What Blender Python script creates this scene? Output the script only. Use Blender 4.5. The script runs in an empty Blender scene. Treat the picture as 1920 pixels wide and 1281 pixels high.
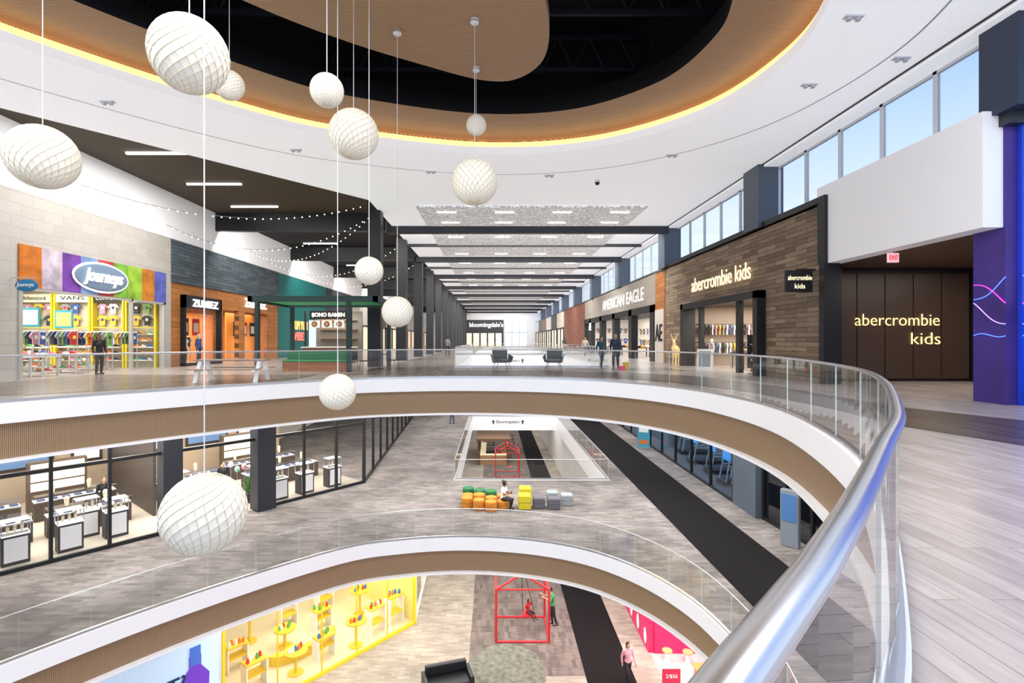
import bpy,bmesh,math,random
from mathutils import Vector,Matrix
from mathutils.geometry import tessellate_polygon
random.seed(7)
SC=bpy.context.scene; COL=SC.collection
PI=math.pi
def S(r,g,b):
    f=lambda c:((c/255)/12.92 if c/255<=.04045 else ((c/255+.055)/1.055)**2.4)
    return (f(r),f(g),f(b))
# ---------------- materials ----------------
def newmat(name):
    m=bpy.data.materials.new(name); m.use_nodes=True
    nt=m.node_tree; return m,nt,nt.nodes['Principled BSDF']
def coords(nt,axes,scale=(1,1,1)):
    tc=nt.nodes.new('ShaderNodeTexCoord')
    out=tc.outputs['UV'] if axes=='uv' else tc.outputs['Object']
    if axes in('yz','xz','yx'):
        s=nt.nodes.new('ShaderNodeSeparateXYZ'); c=nt.nodes.new('ShaderNodeCombineXYZ')
        nt.links.new(out,s.inputs[0])
        d={'x':0,'y':1,'z':2}
        nt.links.new(s.outputs[d[axes[0]]],c.inputs[0]); nt.links.new(s.outputs[d[axes[1]]],c.inputs[1])
        out=c.outputs[0]
    mp=nt.nodes.new('ShaderNodeMapping'); mp.inputs['Scale'].default_value=scale
    nt.links.new(out,mp.inputs[0]); return mp.outputs[0]
def MAT(name,col,rough=.5,metal=0,emit=0,ecol=None,var=.06,scale=6,spec=.5):
    m,nt,b=newmat(name)
    n=nt.nodes.new('ShaderNodeTexNoise'); n.inputs['Scale'].default_value=scale; n.inputs['Detail'].default_value=4
    nt.links.new(coords(nt,'xyz'),n.inputs['Vector'])
    r=nt.nodes.new('ShaderNodeMix'); r.data_type='RGBA'
    r.inputs[6].default_value=(*[c*max(0,1-var) for c in col],1); r.inputs[7].default_value=(*[min(1,c*(1+var)) for c in col],1)
    nt.links.new(n.outputs[0],r.inputs[0]); nt.links.new(r.outputs[2],b.inputs['Base Color'])
    b.inputs['Roughness'].default_value=rough; b.inputs['Metallic'].default_value=metal
    b.inputs['Specular IOR Level'].default_value=spec
    if emit:
        b.inputs['Emission Color'].default_value=(*(ecol or col),1); b.inputs['Emission Strength'].default_value=emit
    return m
def BRICK(name,c1,c2,mort,axes,w,h,ms=.01,rough=.6,bias=0,off=.5,noise=.3,spec=.4,cloud=0):
    m,nt,b=newmat(name)
    t=nt.nodes.new('ShaderNodeTexBrick'); t.offset=off
    t.inputs['Color1'].default_value=(*c1,1); t.inputs['Color2'].default_value=(*c2,1); t.inputs['Mortar'].default_value=(*mort,1)
    t.inputs['Scale'].default_value=1; t.inputs['Brick Width'].default_value=w; t.inputs['Row Height'].default_value=h
    t.inputs['Mortar Size'].default_value=ms; t.inputs['Bias'].default_value=bias
    v=coords(nt,axes); nt.links.new(v,t.inputs['Vector'])
    n=nt.nodes.new('ShaderNodeTexNoise'); n.inputs['Scale'].default_value=5; n.inputs['Detail'].default_value=6
    mp=nt.nodes.new('ShaderNodeMapping'); mp.inputs['Scale'].default_value=(.4,3,1); nt.links.new(v,mp.inputs[0]); nt.links.new(mp.outputs[0],n.inputs['Vector'])
    hs=nt.nodes.new('ShaderNodeMix'); hs.data_type='RGBA'; hs.blend_type='OVERLAY'; hs.inputs[0].default_value=noise
    nt.links.new(t.outputs[0],hs.inputs[6]); nt.links.new(n.outputs[0],hs.inputs[7]); out=hs.outputs[2]
    if cloud:
        n2=nt.nodes.new('ShaderNodeTexNoise'); n2.inputs['Scale'].default_value=.55; n2.inputs['Detail'].default_value=5; nt.links.new(v,n2.inputs['Vector'])
        h2=nt.nodes.new('ShaderNodeMix'); h2.data_type='RGBA'; h2.blend_type='OVERLAY'; h2.inputs[0].default_value=cloud
        nt.links.new(out,h2.inputs[6]); nt.links.new(n2.outputs[0],h2.inputs[7]); out=h2.outputs[2]
    nt.links.new(out,b.inputs['Base Color'])
    b.inputs['Roughness'].default_value=rough; b.inputs['Specular IOR Level'].default_value=spec
    return m
def STRIPE(name,c1,c2,axes,freq,rough=.5,dist=.5,ns=(1,1,1)):
    m,nt,b=newmat(name)
    v=coords(nt,axes,ns)
    w=nt.nodes.new('ShaderNodeTexWave'); w.inputs['Scale'].default_value=freq; w.inputs['Distortion'].default_value=dist
    w.inputs['Detail'].default_value=3; nt.links.new(v,w.inputs['Vector'])
    r=nt.nodes.new('ShaderNodeMix'); r.data_type='RGBA'; r.inputs[6].default_value=(*c1,1); r.inputs[7].default_value=(*c2,1)
    nt.links.new(w.outputs[1],r.inputs[0]); nt.links.new(r.outputs[2],b.inputs['Base Color'])
    b.inputs['Roughness'].default_value=rough
    return m
def GLASS(name,tint=(.975,.985,.982),gl=.035,k=.9):
    m,nt,b=newmat(name); nt.nodes.remove(b)
    t=nt.nodes.new('ShaderNodeBsdfTransparent'); t.inputs[0].default_value=(*tint,1)
    g=nt.nodes.new('ShaderNodeBsdfGlossy'); g.inputs['Roughness'].default_value=.02
    f=nt.nodes.new('ShaderNodeFresnel'); f.inputs[0].default_value=1.45
    ge=nt.nodes.new('ShaderNodeNewGeometry'); inv=nt.nodes.new('ShaderNodeMath'); inv.operation='SUBTRACT'; inv.inputs[0].default_value=1
    nt.links.new(ge.outputs['Backfacing'],inv.inputs[1])
    mu=nt.nodes.new('ShaderNodeMath'); mu.operation='MULTIPLY_ADD'; mu.inputs[1].default_value=k; mu.inputs[2].default_value=gl
    mm=nt.nodes.new('ShaderNodeMath'); mm.operation='MULTIPLY'
    x=nt.nodes.new('ShaderNodeMixShader'); nt.links.new(f.outputs[0],mu.inputs[0]); nt.links.new(mu.outputs[0],mm.inputs[0]); nt.links.new(inv.outputs[0],mm.inputs[1]); nt.links.new(mm.outputs[0],x.inputs[0])
    nt.links.new(t.outputs[0],x.inputs[1]); nt.links.new(g.outputs[0],x.inputs[2])
    nt.links.new(x.outputs[0],nt.nodes['Material Output'].inputs[0]); return m
_pc={}
def P(r,g,b,rough=.55,metal=0,emit=0):
    k=(r,g,b,rough,metal,emit)
    if k not in _pc: _pc[k]=MAT('paint_%d_%d_%d'%(r,g,b),S(r,g,b),rough,metal,emit)
    return _pc[k]
white=MAT('white_paint_glow',S(240,240,243),.6,emit=.07,ecol=(1,1,1),var=.01)  # faint emission puts ambient light into the white paint
whitec=MAT('white_ceiling_glow',S(240,240,244),.7,emit=.31,ecol=(.97,.98,1),var=.01)  # ceiling is no lamp; its emission stands in for bounced light
whitef=MAT('white_fascia_glow',S(246,246,249),.35,emit=.10,ecol=(1,1,1),var=.01)  # slight glow in the fascia colour brightens it like ambient light
black=MAT('black_metal',S(24,26,30),.45,var=.1)
voidm=MAT('void_black',S(10,12,18),.8)
charcoal=MAT('charcoal',S(44,48,56),.5)
slateblue=MAT('slate_column',S(84,94,106),.5)
steel=MAT('brushed_steel',S(222,224,229),.25,1,var=.03)
glass=GLASS('rail_glass'); shopglass=GLASS('shop_glass',(.985,.99,.99),.01,.6)
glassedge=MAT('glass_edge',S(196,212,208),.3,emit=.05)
wood_fascia=STRIPE('wood_fascia',S(124,98,71),S(178,149,116),'uv',9,.5,1.5,(1,.15,1))
wood_ceil=STRIPE('wood_ceiling',S(138,106,80),S(206,172,136),'yx',7,.45,4.0,(1,.06,1))
floor3=BRICK('floor_planks',S(190,178,172),S(168,156,150),S(146,134,128),'yx',1.4,.16,.004,.26,noise=.35,spec=.5)
floor3d=BRICK('floor_dark_planks',S(92,77,69),S(68,56,50),S(52,43,39),'yx',1.4,.16,.004,.3,noise=.35)
floor3m=BRICK('floor_mid_planks',S(150,137,129),S(120,108,100),S(106,94,86),'yx',1.2,.16,.004,.25,noise=.35)
carpet=BRICK('carpet_grey',S(146,139,136),S(120,114,112),S(128,122,120),'xyz',.5,.16,.003,.95,noise=.35,spec=.1,cloud=.75)
carpet1=BRICK('carpet_warm',S(168,160,148),S(146,138,128),S(152,144,134),'xyz',.5,.16,.003,.95,noise=.35,spec=.1,cloud=.55)
carpet1d=BRICK('carpet_brown',S(128,118,112),S(102,94,90),S(110,102,96),'xyz',.16,.5,.003,.95,noise=.4,spec=.1,cloud=.5)
runner=MAT('runner_black',S(30,28,29),.95,var=.25,scale=60,spec=.1)
tile_beige=BRICK('tile_beige',S(192,187,180),S(184,179,172),S(166,160,152),'yz',.9,.42,.008,.6,noise=.08)
slate=BRICK('slate_stack',S(96,108,116),S(68,78,86),S(40,46,52),'yz',1.1,.18,.012,.7,noise=.5)
orangewood=BRICK('orange_wood',S(190,126,70),S(164,104,54),S(96,56,26),'yz',1.8,.3,.008,.5,noise=.4)
brickwood=BRICK('weathered_planks',S(164,142,118),S(112,96,80),S(54,46,38),'yz',1.3,.17,.008,.75,noise=.5)
terracotta=BRICK('terracotta_brick',S(160,104,84),S(126,78,64),S(110,80,70),'yz',.5,.2,.02,.7,noise=.4)
darkbrown=MAT('dark_ceiling',S(74,64,50),.8,var=.1)
# ---------------- mesh builder ----------------
class MB:
    def __init__(s): s.v=[];s.f=[];s.mi=[]
    def q(s,vs,fs,m=0):
        b=len(s.v); s.v+=[tuple(v) for v in vs]
        for f in fs: s.f.append([b+i for i in f]); s.mi.append(m)
        return s
    def box(s,x0,x1,y0,y1,z0,z1,m=0):
        vs=[(x0,y0,z0),(x1,y0,z0),(x1,y1,z0),(x0,y1,z0),(x0,y0,z1),(x1,y0,z1),(x1,y1,z1),(x0,y1,z1)]
        return s.q(vs,[(0,3,2,1),(4,5,6,7),(0,1,5,4),(1,2,6,5),(2,3,7,6),(3,0,4,7)],m)
    def cyl(s,p0,p1,r0,r1=None,n=12,m=0):
        r1=r0 if r1 is None else r1
        p0=Vector(p0);p1=Vector(p1);d=(p1-p0).normalized()
        a=Vector((0,0,1)) if abs(d.z)<.9 else Vector((1,0,0))
        u=d.cross(a).normalized(); w=d.cross(u)
        vs=[p0+(u*math.cos(2*PI*i/n)+w*math.sin(2*PI*i/n))*r0 for i in range(n)]+[p1+(u*math.cos(2*PI*i/n)+w*math.sin(2*PI*i/n))*r1 for i in range(n)]
        fs=[(i,(i+1)%n,n+(i+1)%n,n+i) for i in range(n)]+[tuple(range(n-1,-1,-1)),tuple(range(n,2*n))]
        return s.q(vs,fs,m)
    def ell(s,c,r,n=12,k=8,m=0,rot=None):
        if not hasattr(r,'__len__'): r=(r,r,r)
        vs=[];
        for i in range(k+1):
            t=PI*i/k
            for j in range(n):
                p=2*PI*j/n; v=Vector((r[0]*math.sin(t)*math.cos(p),r[1]*math.sin(t)*math.sin(p),r[2]*math.cos(t)))
                if rot: v=rot@v
                vs.append(Vector(c)+v)
        fs=[(i*n+j,(i+1)*n+j,(i+1)*n+(j+1)%n,i*n+(j+1)%n) for i in range(k) for j in range(n)]
        return s.q(vs,fs,m)
    def cap(s,p0,p1,r0,r1=None,n=12,m=0):
        r1=r0 if r1 is None else r1
        s.cyl(p0,p1,r0,r1,n,m); s.ell(p0,r0,n,8,m); s.ell(p1,r1,n,8,m); return s
    def tube(s,pts,r,n=8,m=0):
        for a,b in zip(pts[:-1],pts[1:]): s.cyl(a,b,r,r,n,m)
        return s
    def prism(s,pts,z0,z1,m=0,axis='z'):
        n=len(pts)
        def T(p,z):
            return (p[0],p[1],z) if axis=='z' else ((p[0],z,p[1]) if axis=='y' else (z,p[0],p[1]))
        vs=[T(p,z0) for p in pts]+[T(p,z1) for p in pts]
        return s.q(vs,[tuple(range(n-1,-1,-1)),tuple(range(n,2*n))]+[(i,(i+1)%n,n+(i+1)%n,n+i) for i in range(n)],m)
    def mesh(s,name,mats):
        me=bpy.data.meshes.new(name); me.from_pydata(s.v,[],s.f)
        for m in mats: me.materials.append(m)
        if len(mats)>1:
            for p,i in zip(me.polygons,s.mi): p.material_index=i
        bm=bmesh.new(); bm.from_mesh(me)
        bmesh.ops.remove_doubles(bm,verts=bm.verts,dist=1e-5)
        bmesh.ops.recalc_face_normals(bm,faces=bm.faces); bm.to_mesh(me); bm.free()
        me.update(); return me
    def obj(s,name,mats,parent=None,loc=(0,0,0),rot=0,smooth=False,bevel=0,world=False,**pr):
        if not isinstance(mats,(list,tuple)): mats=[mats]
        return OBJ(name,s.mesh(name,mats),parent,loc,rot,smooth,bevel,world,**pr)
def OBJ(name,me,parent=None,loc=(0,0,0),rot=0,smooth=False,bevel=0,world=False,**pr):
    o=bpy.data.objects.new(name,me); COL.objects.link(o)
    o.location=loc
    o.rotation_euler=rot if hasattr(rot,'__len__') else (0,0,rot)
    if parent:
        o.parent=parent
        if world: o.matrix_parent_inverse=parent.matrix_basis.inverted()
    if smooth and me:
        for p in me.polygons: p.use_smooth=True
    if bevel:
        b=o.modifiers.new('bevel','BEVEL'); b.width=bevel; b.segments=2; b.limit_method='ANGLE'
    for k,v in pr.items(): o[k]=v
    return o
def EMP(name,loc,label,cat,rot=0,group=None):
    o=bpy.data.objects.new(name,None); COL.objects.link(o); o.location=loc; o.rotation_euler=(0,0,rot); o.empty_display_size=.1
    o['label']=label;o['category']=cat
    if group:o['group']=group
    return o
def st(o): o['kind']='structure'; return o
def dup(root,loc,rot=None,scale=None,label=None):
    n=root.copy(); COL.objects.link(n); n.location=loc
    if rot is not None: n.rotation_euler=(0,0,rot) if not hasattr(rot,'__len__') else rot
    if scale: n.scale=scale
    if label: n['label']=label
    for c in list(root.children):
        k=c.copy(); COL.objects.link(k); k.parent=n
    return n
def SB(name,x0,x1,y0,y1,z0,z1,mat):
    return st(MB().box(x0,x1,y0,y1,z0,z1).obj(name,mat))
def TXT(body,w,h,mat,loc,face,parent=None,name='sign_lettering',ext=.03,bold=0,shear=0,**pr):
    cu=bpy.data.curves.new('t','FONT'); cu.body=body; cu.align_x='CENTER'; cu.align_y='CENTER'; cu.extrude=ext; cu.resolution_u=3; cu.offset=bold; cu.shear=shear
    ob=bpy.data.objects.new('t',cu); COL.objects.link(ob)
    dg=bpy.context.evaluated_depsgraph_get(); me=bpy.data.meshes.new_from_object(ob.evaluated_get(dg)); 
    bpy.data.objects.remove(ob)
    xs=[v.co.x for v in me.vertices]; ys=[v.co.y for v in me.vertices]
    cx,cy=(max(xs)+min(xs))/2,(max(ys)+min(ys))/2; sx=w/(max(xs)-min(xs)); sy=h/(max(ys)-min(ys)) if h else sx
    for v in me.vertices: v.co.x=(v.co.x-cx)*sx; v.co.y=(v.co.y-cy)*sy
    me.materials.clear(); me.materials.append(mat)
    rz={'front':0,'right':-PI/2,'left':PI/2}.get(face,face)
    return OBJ(name,me,parent,loc,(PI/2,0,rz),world=True if parent else False,**pr)
# ---------------- curves ----------------
def catmull(P_,n=6,closed=True):
    out=[];N=len(P_)
    for i in range(N):
        p0,p1,p2,p3=[Vector(P_[(i+k)%N]) for k in(-1,0,1,2)]
        for j in range(n):
            t=j/n
            out.append(.5*((2*p1)+(p2-p0)*t+(2*p0-5*p1+4*p2-p3)*t*t+(3*p1-p0-3*p2+p3)*t**3))
    return out
def offs(poly,d,closed=True):
    N=len(poly);o=[]
    for i in range(N):
        a=poly[(i-1)%N] if closed or i>0 else poly[i]; b=poly[(i+1)%N] if closed or i<N-1 else poly[i]
        t=(b-a).normalized(); o.append(poly[i]+Vector((t.y,-t.x))*d)
    return o
def sweep(name,poly,prof,mat,closed=True,closedprof=False,smooth=True,parent=None,kind=True):
    rings=[offs(poly,o,closed) for o,z in prof]; N=len(poly);K=len(prof)
    vs=[(rings[k][i].x,rings[k][i].y,prof[k][1]) for k in range(K) for i in range(N)]
    arc=[0]
    for i in range(N): arc.append(arc[-1]+(poly[(i+1)%N]-poly[i]).length)
    pr=[0]
    for k in range(K): a=prof[k];b=prof[(k+1)%K]; pr.append(pr[-1]+math.hypot(a[0]-b[0],a[1]-b[1]))
    fs=[];uv=[]
    for k in range(K if closedprof else K-1):
        for i in range(N if closed else N-1):
            fs.append((k*N+i,k*N+(i+1)%N,((k+1)%K)*N+(i+1)%N,((k+1)%K)*N+i))
            uv+=[(arc[i],pr[k]),(arc[i+1],pr[k]),(arc[i+1],pr[k+1]),(arc[i],pr[k+1])]
    me=bpy.data.meshes.new(name); me.from_pydata(vs,[],fs); me.materials.append(mat)
    l=me.uv_layers.new(name='UVMap')
    for i,c in enumerate(uv): l.data[i].uv=c
    if smooth:
        for p in me.polygons: p.use_smooth=True
    o=OBJ(name,me,parent,world=True)
    if kind: st(o)
    return o
def plate(name,outer,holes,z,mat,down=False):
    loops=[[Vector((p[0],p[1],0)) for p in outer]]+[[Vector((p[0],p[1],0)) for p in h] for h in holes]
    tri=tessellate_polygon(loops); vs=[(v.x,v.y,z) for l in loops for v in l]
    me=bpy.data.meshes.new(name); me.from_pydata(vs,[],[tuple(t) for t in tri]); me.materials.append(mat)
    bm=bmesh.new();bm.from_mesh(me)
    for f in bm.faces:
        if (f.normal.z<0)!=down: f.normal_flip()
    bm.to_mesh(me);bm.free()
    return st(OBJ(name,me))
HOLE=catmull([(0.24,.52),(1.34,1.75),(2.05,2.6),(3.35,4.4),(4.35,6.1),(5.15,8.1),(5.72,10.2),(5.85,12.2),(5.55,14.3),(4.65,16.2),(3.2,17.7),(1.2,18.6),(-1.1,18.9),(-3.3,18.6),(-5.4,17.7),(-8.6,14.6),(-11,11.5),(-12.6,8.5),(-12.6,5),(-10.5,1.5),(-7,-.6),(-3.5,-1),(-1,-.55)],5)
RH=[(-2,26.7),(6,26.7),(6,49),(-2,49)]; RH2=[(-2,58),(6,58),(6,80),(-2,80)]
Z2=-5.87;Z1=-11.7
OUT=[(-27,-4),(27,-4),(27,133),(-27,133)]
plate('floor',OUT,[HOLE,RH,RH2],0,floor3)
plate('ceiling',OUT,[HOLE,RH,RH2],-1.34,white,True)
plate('floor',OUT,[HOLE,RH,RH2],Z2,carpet)
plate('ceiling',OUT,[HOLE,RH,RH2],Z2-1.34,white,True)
plate('floor',OUT,[],Z1,carpet1)
inlay=[(7.6,5.0),(7.1,7),(6.75,8.4),(7.0,11),(7.0,14),(6.1,17),(4.4,19.3),(2,20.3),(-2,20.6),(-2,23.6),(2,23.6),(5.8,22.6),(8,20),(8.7,16),(8.6,13),(8.6,10.8),(9.35,9),(10.5,7.2)]
plate('floor',inlay,[],.006,floor3d)
plate('floor',[(-6,20.8),(-2.01,20.8),(-2.01,132),(-6,132)],[],.006,floor3m)
plate('floor',[(-2,23.7),(9,23.7),(9,26.5),(-2,26.5)],[],.006,floor3m)
plate('floor',[(-16.5,13.2),(-12,13.2),(-7.2,18.4),(-7.2,21),(-16.5,21)],[],.006,floor3m)
plate('floor',[(7.1,-3),(9.5,-3),(9.5,130),(7.1,130)],[],Z2+.006,runner)
plate('floor',[(3.6,10),(5.5,10),(5.5,130),(3.6,130)],[],Z1+.008,runner)
plate('floor',[(-1,20),(3.6,20),(3.6,130),(-1,130)],[],Z1+.006,carpet1d)
n=1
for z in(0,Z2):
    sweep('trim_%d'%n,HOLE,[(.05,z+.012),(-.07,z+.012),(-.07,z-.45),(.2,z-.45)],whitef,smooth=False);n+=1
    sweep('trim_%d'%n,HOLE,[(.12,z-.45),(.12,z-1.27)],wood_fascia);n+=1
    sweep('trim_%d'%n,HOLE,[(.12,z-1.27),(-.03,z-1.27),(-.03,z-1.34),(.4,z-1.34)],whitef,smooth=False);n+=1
    for R in(RH,RH2):
        m=MB()
        (x0,y0),(x1,y1)=R[0],R[2]
        t=.06
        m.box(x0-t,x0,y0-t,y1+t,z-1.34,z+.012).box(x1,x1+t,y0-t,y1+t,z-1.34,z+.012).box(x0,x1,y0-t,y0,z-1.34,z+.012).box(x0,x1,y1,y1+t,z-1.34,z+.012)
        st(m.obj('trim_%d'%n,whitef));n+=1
# ---------------- guardrails ----------------
def guardrail(poly,closed,z,label,seg=1.35,rail=.03):
    root=EMP('guardrail',(poly[0].x,poly[0].y,z),label,'railing')
    P2=offs(poly,.0,closed)
    pts=P2+([P2[0]] if closed else [])
    arc=[0]
    for a,b in zip(pts[:-1],pts[1:]): arc.append(arc[-1]+(b-a).length)
    def at(s):
        s=max(0,min(arc[-1],s))
        for i in range(len(arc)-1):
            if s<=arc[i+1]+1e-9: return pts[i].lerp(pts[i+1],(s-arc[i])/max(1e-9,arc[i+1]-arc[i]))
        return pts[-1]
    N=max(1,round(arc[-1]/seg)); L=arc[-1]/N
    for i in range(N):
        sub=[at(i*L+.012+(L-.024)*k/4) for k in range(5)]
        m=MB(); a=offs(sub,-.006,False); b=offs(sub,.006,False)
        vs=[(p.x,p.y,z+.05) for p in a]+[(p.x,p.y,z+1.05) for p in a]+[(p.x,p.y,z+.05) for p in b]+[(p.x,p.y,z+1.05) for p in b]
        m.q(vs,[(k,k+1,k+6,k+5) for k in range(4)]+[(10+k,15+k,16+k,11+k) for k in range(4)]+[(5+k,6+k,16+k,15+k) for k in range(4)]+[(k,10+k,11+k,k+1) for k in range(4)])
        m.q(vs,[(0,5,15,10),(4,14,19,9)],1)
        m.obj('glass_panel',[glass,glassedge],root,world=True)
    pr=[(rail*math.cos(2*PI*k/12)*1.0,z+1.07+rail*.75*math.sin(2*PI*k/12)) for k in range(12)]
    sweep('handrail',P2,pr,steel,closed,True,parent=root,kind=False)
    sweep('base_shoe',P2,[(.03,z+.01),(.03,z+.09),(-.03,z+.09),(-.03,z+.01)],steel,closed,True,False,parent=root,kind=False)
    return root
guardrail(HOLE,True,0,'curved frameless glass balustrade with brushed steel handrail around the atrium')
guardrail(HOLE,True,Z2,'curved glass balustrade around the middle storey atrium opening',rail=.018)
def rectpoly(R,d=.0):
    out=[]
    for i in range(4):
        a=Vector(R[i]);b=Vector(R[(i+1)%4]);k=int((b-a).length/1.4)
        for j in range(k): out.append(a.lerp(b,j/k))
    return out
guardrail(rectpoly(RH),True,0,'straight glass balustrade around the concourse void',2.0,.022)
guardrail(rectpoly(RH),True,Z2,'straight glass balustrade around the middle storey void',2.0,.022)
# ---------------- ceiling ----------------
CE=8.4
CH=catmull([(6.9,10.5),(7.35,13.2),(6.4,16.2),(3.5,18.6),(-.5,19.15),(-5.1,17.8),(-7.9,15.9),(-11.5,11.9),(-13,9),(-13,5),(-9,0),(-3,-1.5),(1.5,.6),(4.8,5.5)],8)
CO=[(-25,-4),(-25,3.4),(-14.8,15.4),(-6.2,25.5),(-6.2,131),(10.75,131),(10.75,-4)]
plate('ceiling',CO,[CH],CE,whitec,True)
co=[Vector(p) for p in CO]
sweep('trim_%d'%n,[co[1],co[2],co[3],co[4]],[(0,CE),(0,9.3)],white,closed=False,smooth=False);n+=1
ledy=MAT('cove_led',S(255,200,90),.5,emit=1.2,ecol=(1,.64,.24))
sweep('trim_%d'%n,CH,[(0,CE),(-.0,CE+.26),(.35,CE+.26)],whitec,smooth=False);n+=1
cove=EMP('cove_light',(CH[0].x,CH[0].y,CE+.3),'warm yellow LED strip glowing around the oval ceiling recess','light')
sweep('light_strip',CH,[(.22,CE+.27),(.12,CE+.48)],ledy,parent=cove,kind=False)
sweep('trim_%d'%n,CH,[(.35,CE+.26),(.35,CE+.62),(.2,CE+.62),(-1.75,CE+.72)],wood_ceil);n+=1
sweep('trim_%d'%n,CH,[(-1.75,CE+.72),(-1.72,CE+1.3),(.6,CE+1.4)],voidm);n+=1
sweep('trim_%d'%n,offs(CH,2.35),[(0,CE-.004),(.05,CE-.004)],P(190,190,194));n+=1
sweep('wall_void',offs(CH,.3),[(0,CE+1.4),(0,12.5)],voidm)
plate('ceiling',[(p.x,p.y) for p in offs(CH,.35)],[],12.5,voidm,True)
truss_m=MAT('truss',S(22,26,36),.6)
for i in range(6):
    m=MB(); y=2+i*3.1; m.box(-13,8,y,y+.12,10.6,10.75).box(-13,8,y,y+.12,11.7,11.85)
    for k in range(20):
        x=-13+k*1.05; m.cyl((x,y+.06,10.7),(x+.52,y+.06,11.8),.04,.04,6).cyl((x+.52,y+.06,11.8),(x+1.05,y+.06,10.7),.04,.04,6)
    m.obj('roof_truss',truss_m,label='black open web steel roof truss in dark recess',category='truss',group='roof trusses')
DISC=catmull([(1.0,10.8),(1.38,12.6),(1.3,14.0),(.6,14.9),(-.39,14.9),(-1.84,14.15),(-3.7,13),(-5.5,11.5),(-7.4,9.3),(-8,6.5),(-5,4.5),(-1.5,5.6),(.2,8)],8)
dm=MB(); pp=[(p.x,p.y) for p in DISC]; dm.prism(pp,9.0,9.3)
for i in range(0,len(DISC),12): dm.cyl((DISC[i].x*.8-.6,DISC[i].y*.8+1.8,9.25),(DISC[i].x*.8-.6,DISC[i].y*.8+1.8,12.5),.02)
dm.obj('ceiling_cloud',wood_ceil,label='large rounded wood veneer ceiling cloud hung in dark recess',category='ceiling panel')
SB('ceiling',-17.2,-6.2,31.6,131,9.2,9.3,voidm)
plate('ceiling',[(-25,3.4),(-14.8,15.4),(-6.2,25.5),(-6.2,31.6),(-25,31.6)],[],9.2,darkbrown,True)
SB('wall_left',-17.3,-17,14,131,6.8,9.25,white)
lin=MAT('linear_led',(1,1,1),.5,emit=4)
for i,y in enumerate([17.2,21.2,25.4,29.7,35,41,47,53]):
    MB().box(-15.2,-12.5,y-.05,y+.05,9.12,9.2).obj('linear_light',lin,label='slim linear LED light on dark ceiling',category='light',group='linear ceiling lights')
gridm,nt,b=newmat('luminous_mesh')
v=coords(nt,'xyz',(.9,2.2,1)); vo=nt.nodes.new('ShaderNodeTexVoronoi'); vo.feature='DISTANCE_TO_EDGE'; vo.inputs['Scale'].default_value=3.6; nt.links.new(v,vo.inputs['Vector'])
cr=nt.nodes.new('ShaderNodeValToRGB'); cr.color_ramp.elements[0].position=.02; cr.color_ramp.elements[0].color=(.9,.9,.9,1); cr.color_ramp.elements[1].position=.1; cr.color_ramp.elements[1].color=(.36,.36,.37,1)
nt.links.new(vo.outputs['Distance'],cr.inputs[0]); nt.links.new(cr.outputs[0],b.inputs['Base Color']); nt.links.new(cr.outputs[0],b.inputs['Emission Color']); b.inputs['Emission Strength'].default_value=.35
spotm=MAT('spot_emit',(1,1,1),.4,emit=5)
YB=[31.5+11.6*i for i in range(9)]
for i,y in enumerate(YB):
    MB().box(-6.5,10.75,y-.2,y+.2,7.98,CE).obj('ceiling_beam',charcoal,label='dark painted steel beam spanning the concourse ceiling',category='beam',group='concourse ceiling beams')
    MB().box(-17,-6.6,y-.2,y+.2,8.1,9.2).obj('ceiling_beam',black,label='black beam crossing the dark side ceiling',category='beam',group='side aisle ceiling beams')
    if i>0:
        MB().box(-6.5,10.75,y-6,y-5.8,8.2,CE).obj('ceiling_beam',charcoal,label='thin dark secondary beam below concourse ceiling',category='beam',group='secondary ceiling beams')
bays=[(26.5,30.9)]+[(y+1.6,y+10.2) for y in YB[:7]]
for i,(a,c_) in enumerate(bays):
    MB().box(-4,8,a,c_,CE-.1,CE-.02).obj('mesh_ceiling_panel',gridm,label='white crumpled wire mesh panel backlit in concourse ceiling',category='ceiling panel',group='wire mesh ceiling panels')
    if i<4:
        for r in range(2 if i==0 else 3):
            for x in range(4):
                yy=a+1+(c_-a-2)*r/(1 if i==0 else 2)
                MB().box(-3+x*3.1,-2+x*3.1,yy-.05,yy+.05,CE-.14,CE-.1).obj('downlight',spotm,label='small bright rectangular downlight in mesh ceiling',category='light',group='concourse downlights')
for y in [27.8+8*i for i in range(12)]:
    MB().box(-6.75,-6.05,y-.35,y+.35,0,9.2 if y<32 else 8.5).obj('column',black,label='square black column beside the concourse',category='column',group='black concourse columns')
def cf(u,v,z=CE):
    d=960*(z-1.42)/(638-v); return (d*(u-925)/960,d,z)
fix=EMP('ceiling_spotlight',cf(202,190),'white twin adjustable ceiling spotlight','light',group='ceiling spotlights')
MB().box(-.2,.2,-.07,.07,-.04,0).obj('housing',P(225,225,228),fix)
MB().cyl((-.1,0,-.04),(-.1,0,-.1),.05,.055).obj('lamp_head',P(205,205,210),fix); MB().cyl((.1,0,-.04),(.1,0,-.1),.05,.055).obj('lamp_head',P(205,205,210),fix)
for p in [(555,280),(808,321),(1030,328),(1260,290),(1517,158),(1690,108),(1600,30)]: dup(fix,cf(*p))
MB().cyl((0,0,0),(0,0,-.1),.11,.11,16).ell((0,0,-.12),.1,16,8,1).obj('security_camera',[P(220,220,224),black],loc=cf(1120,338),label='black dome security camera on white ceiling',category='camera')
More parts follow.
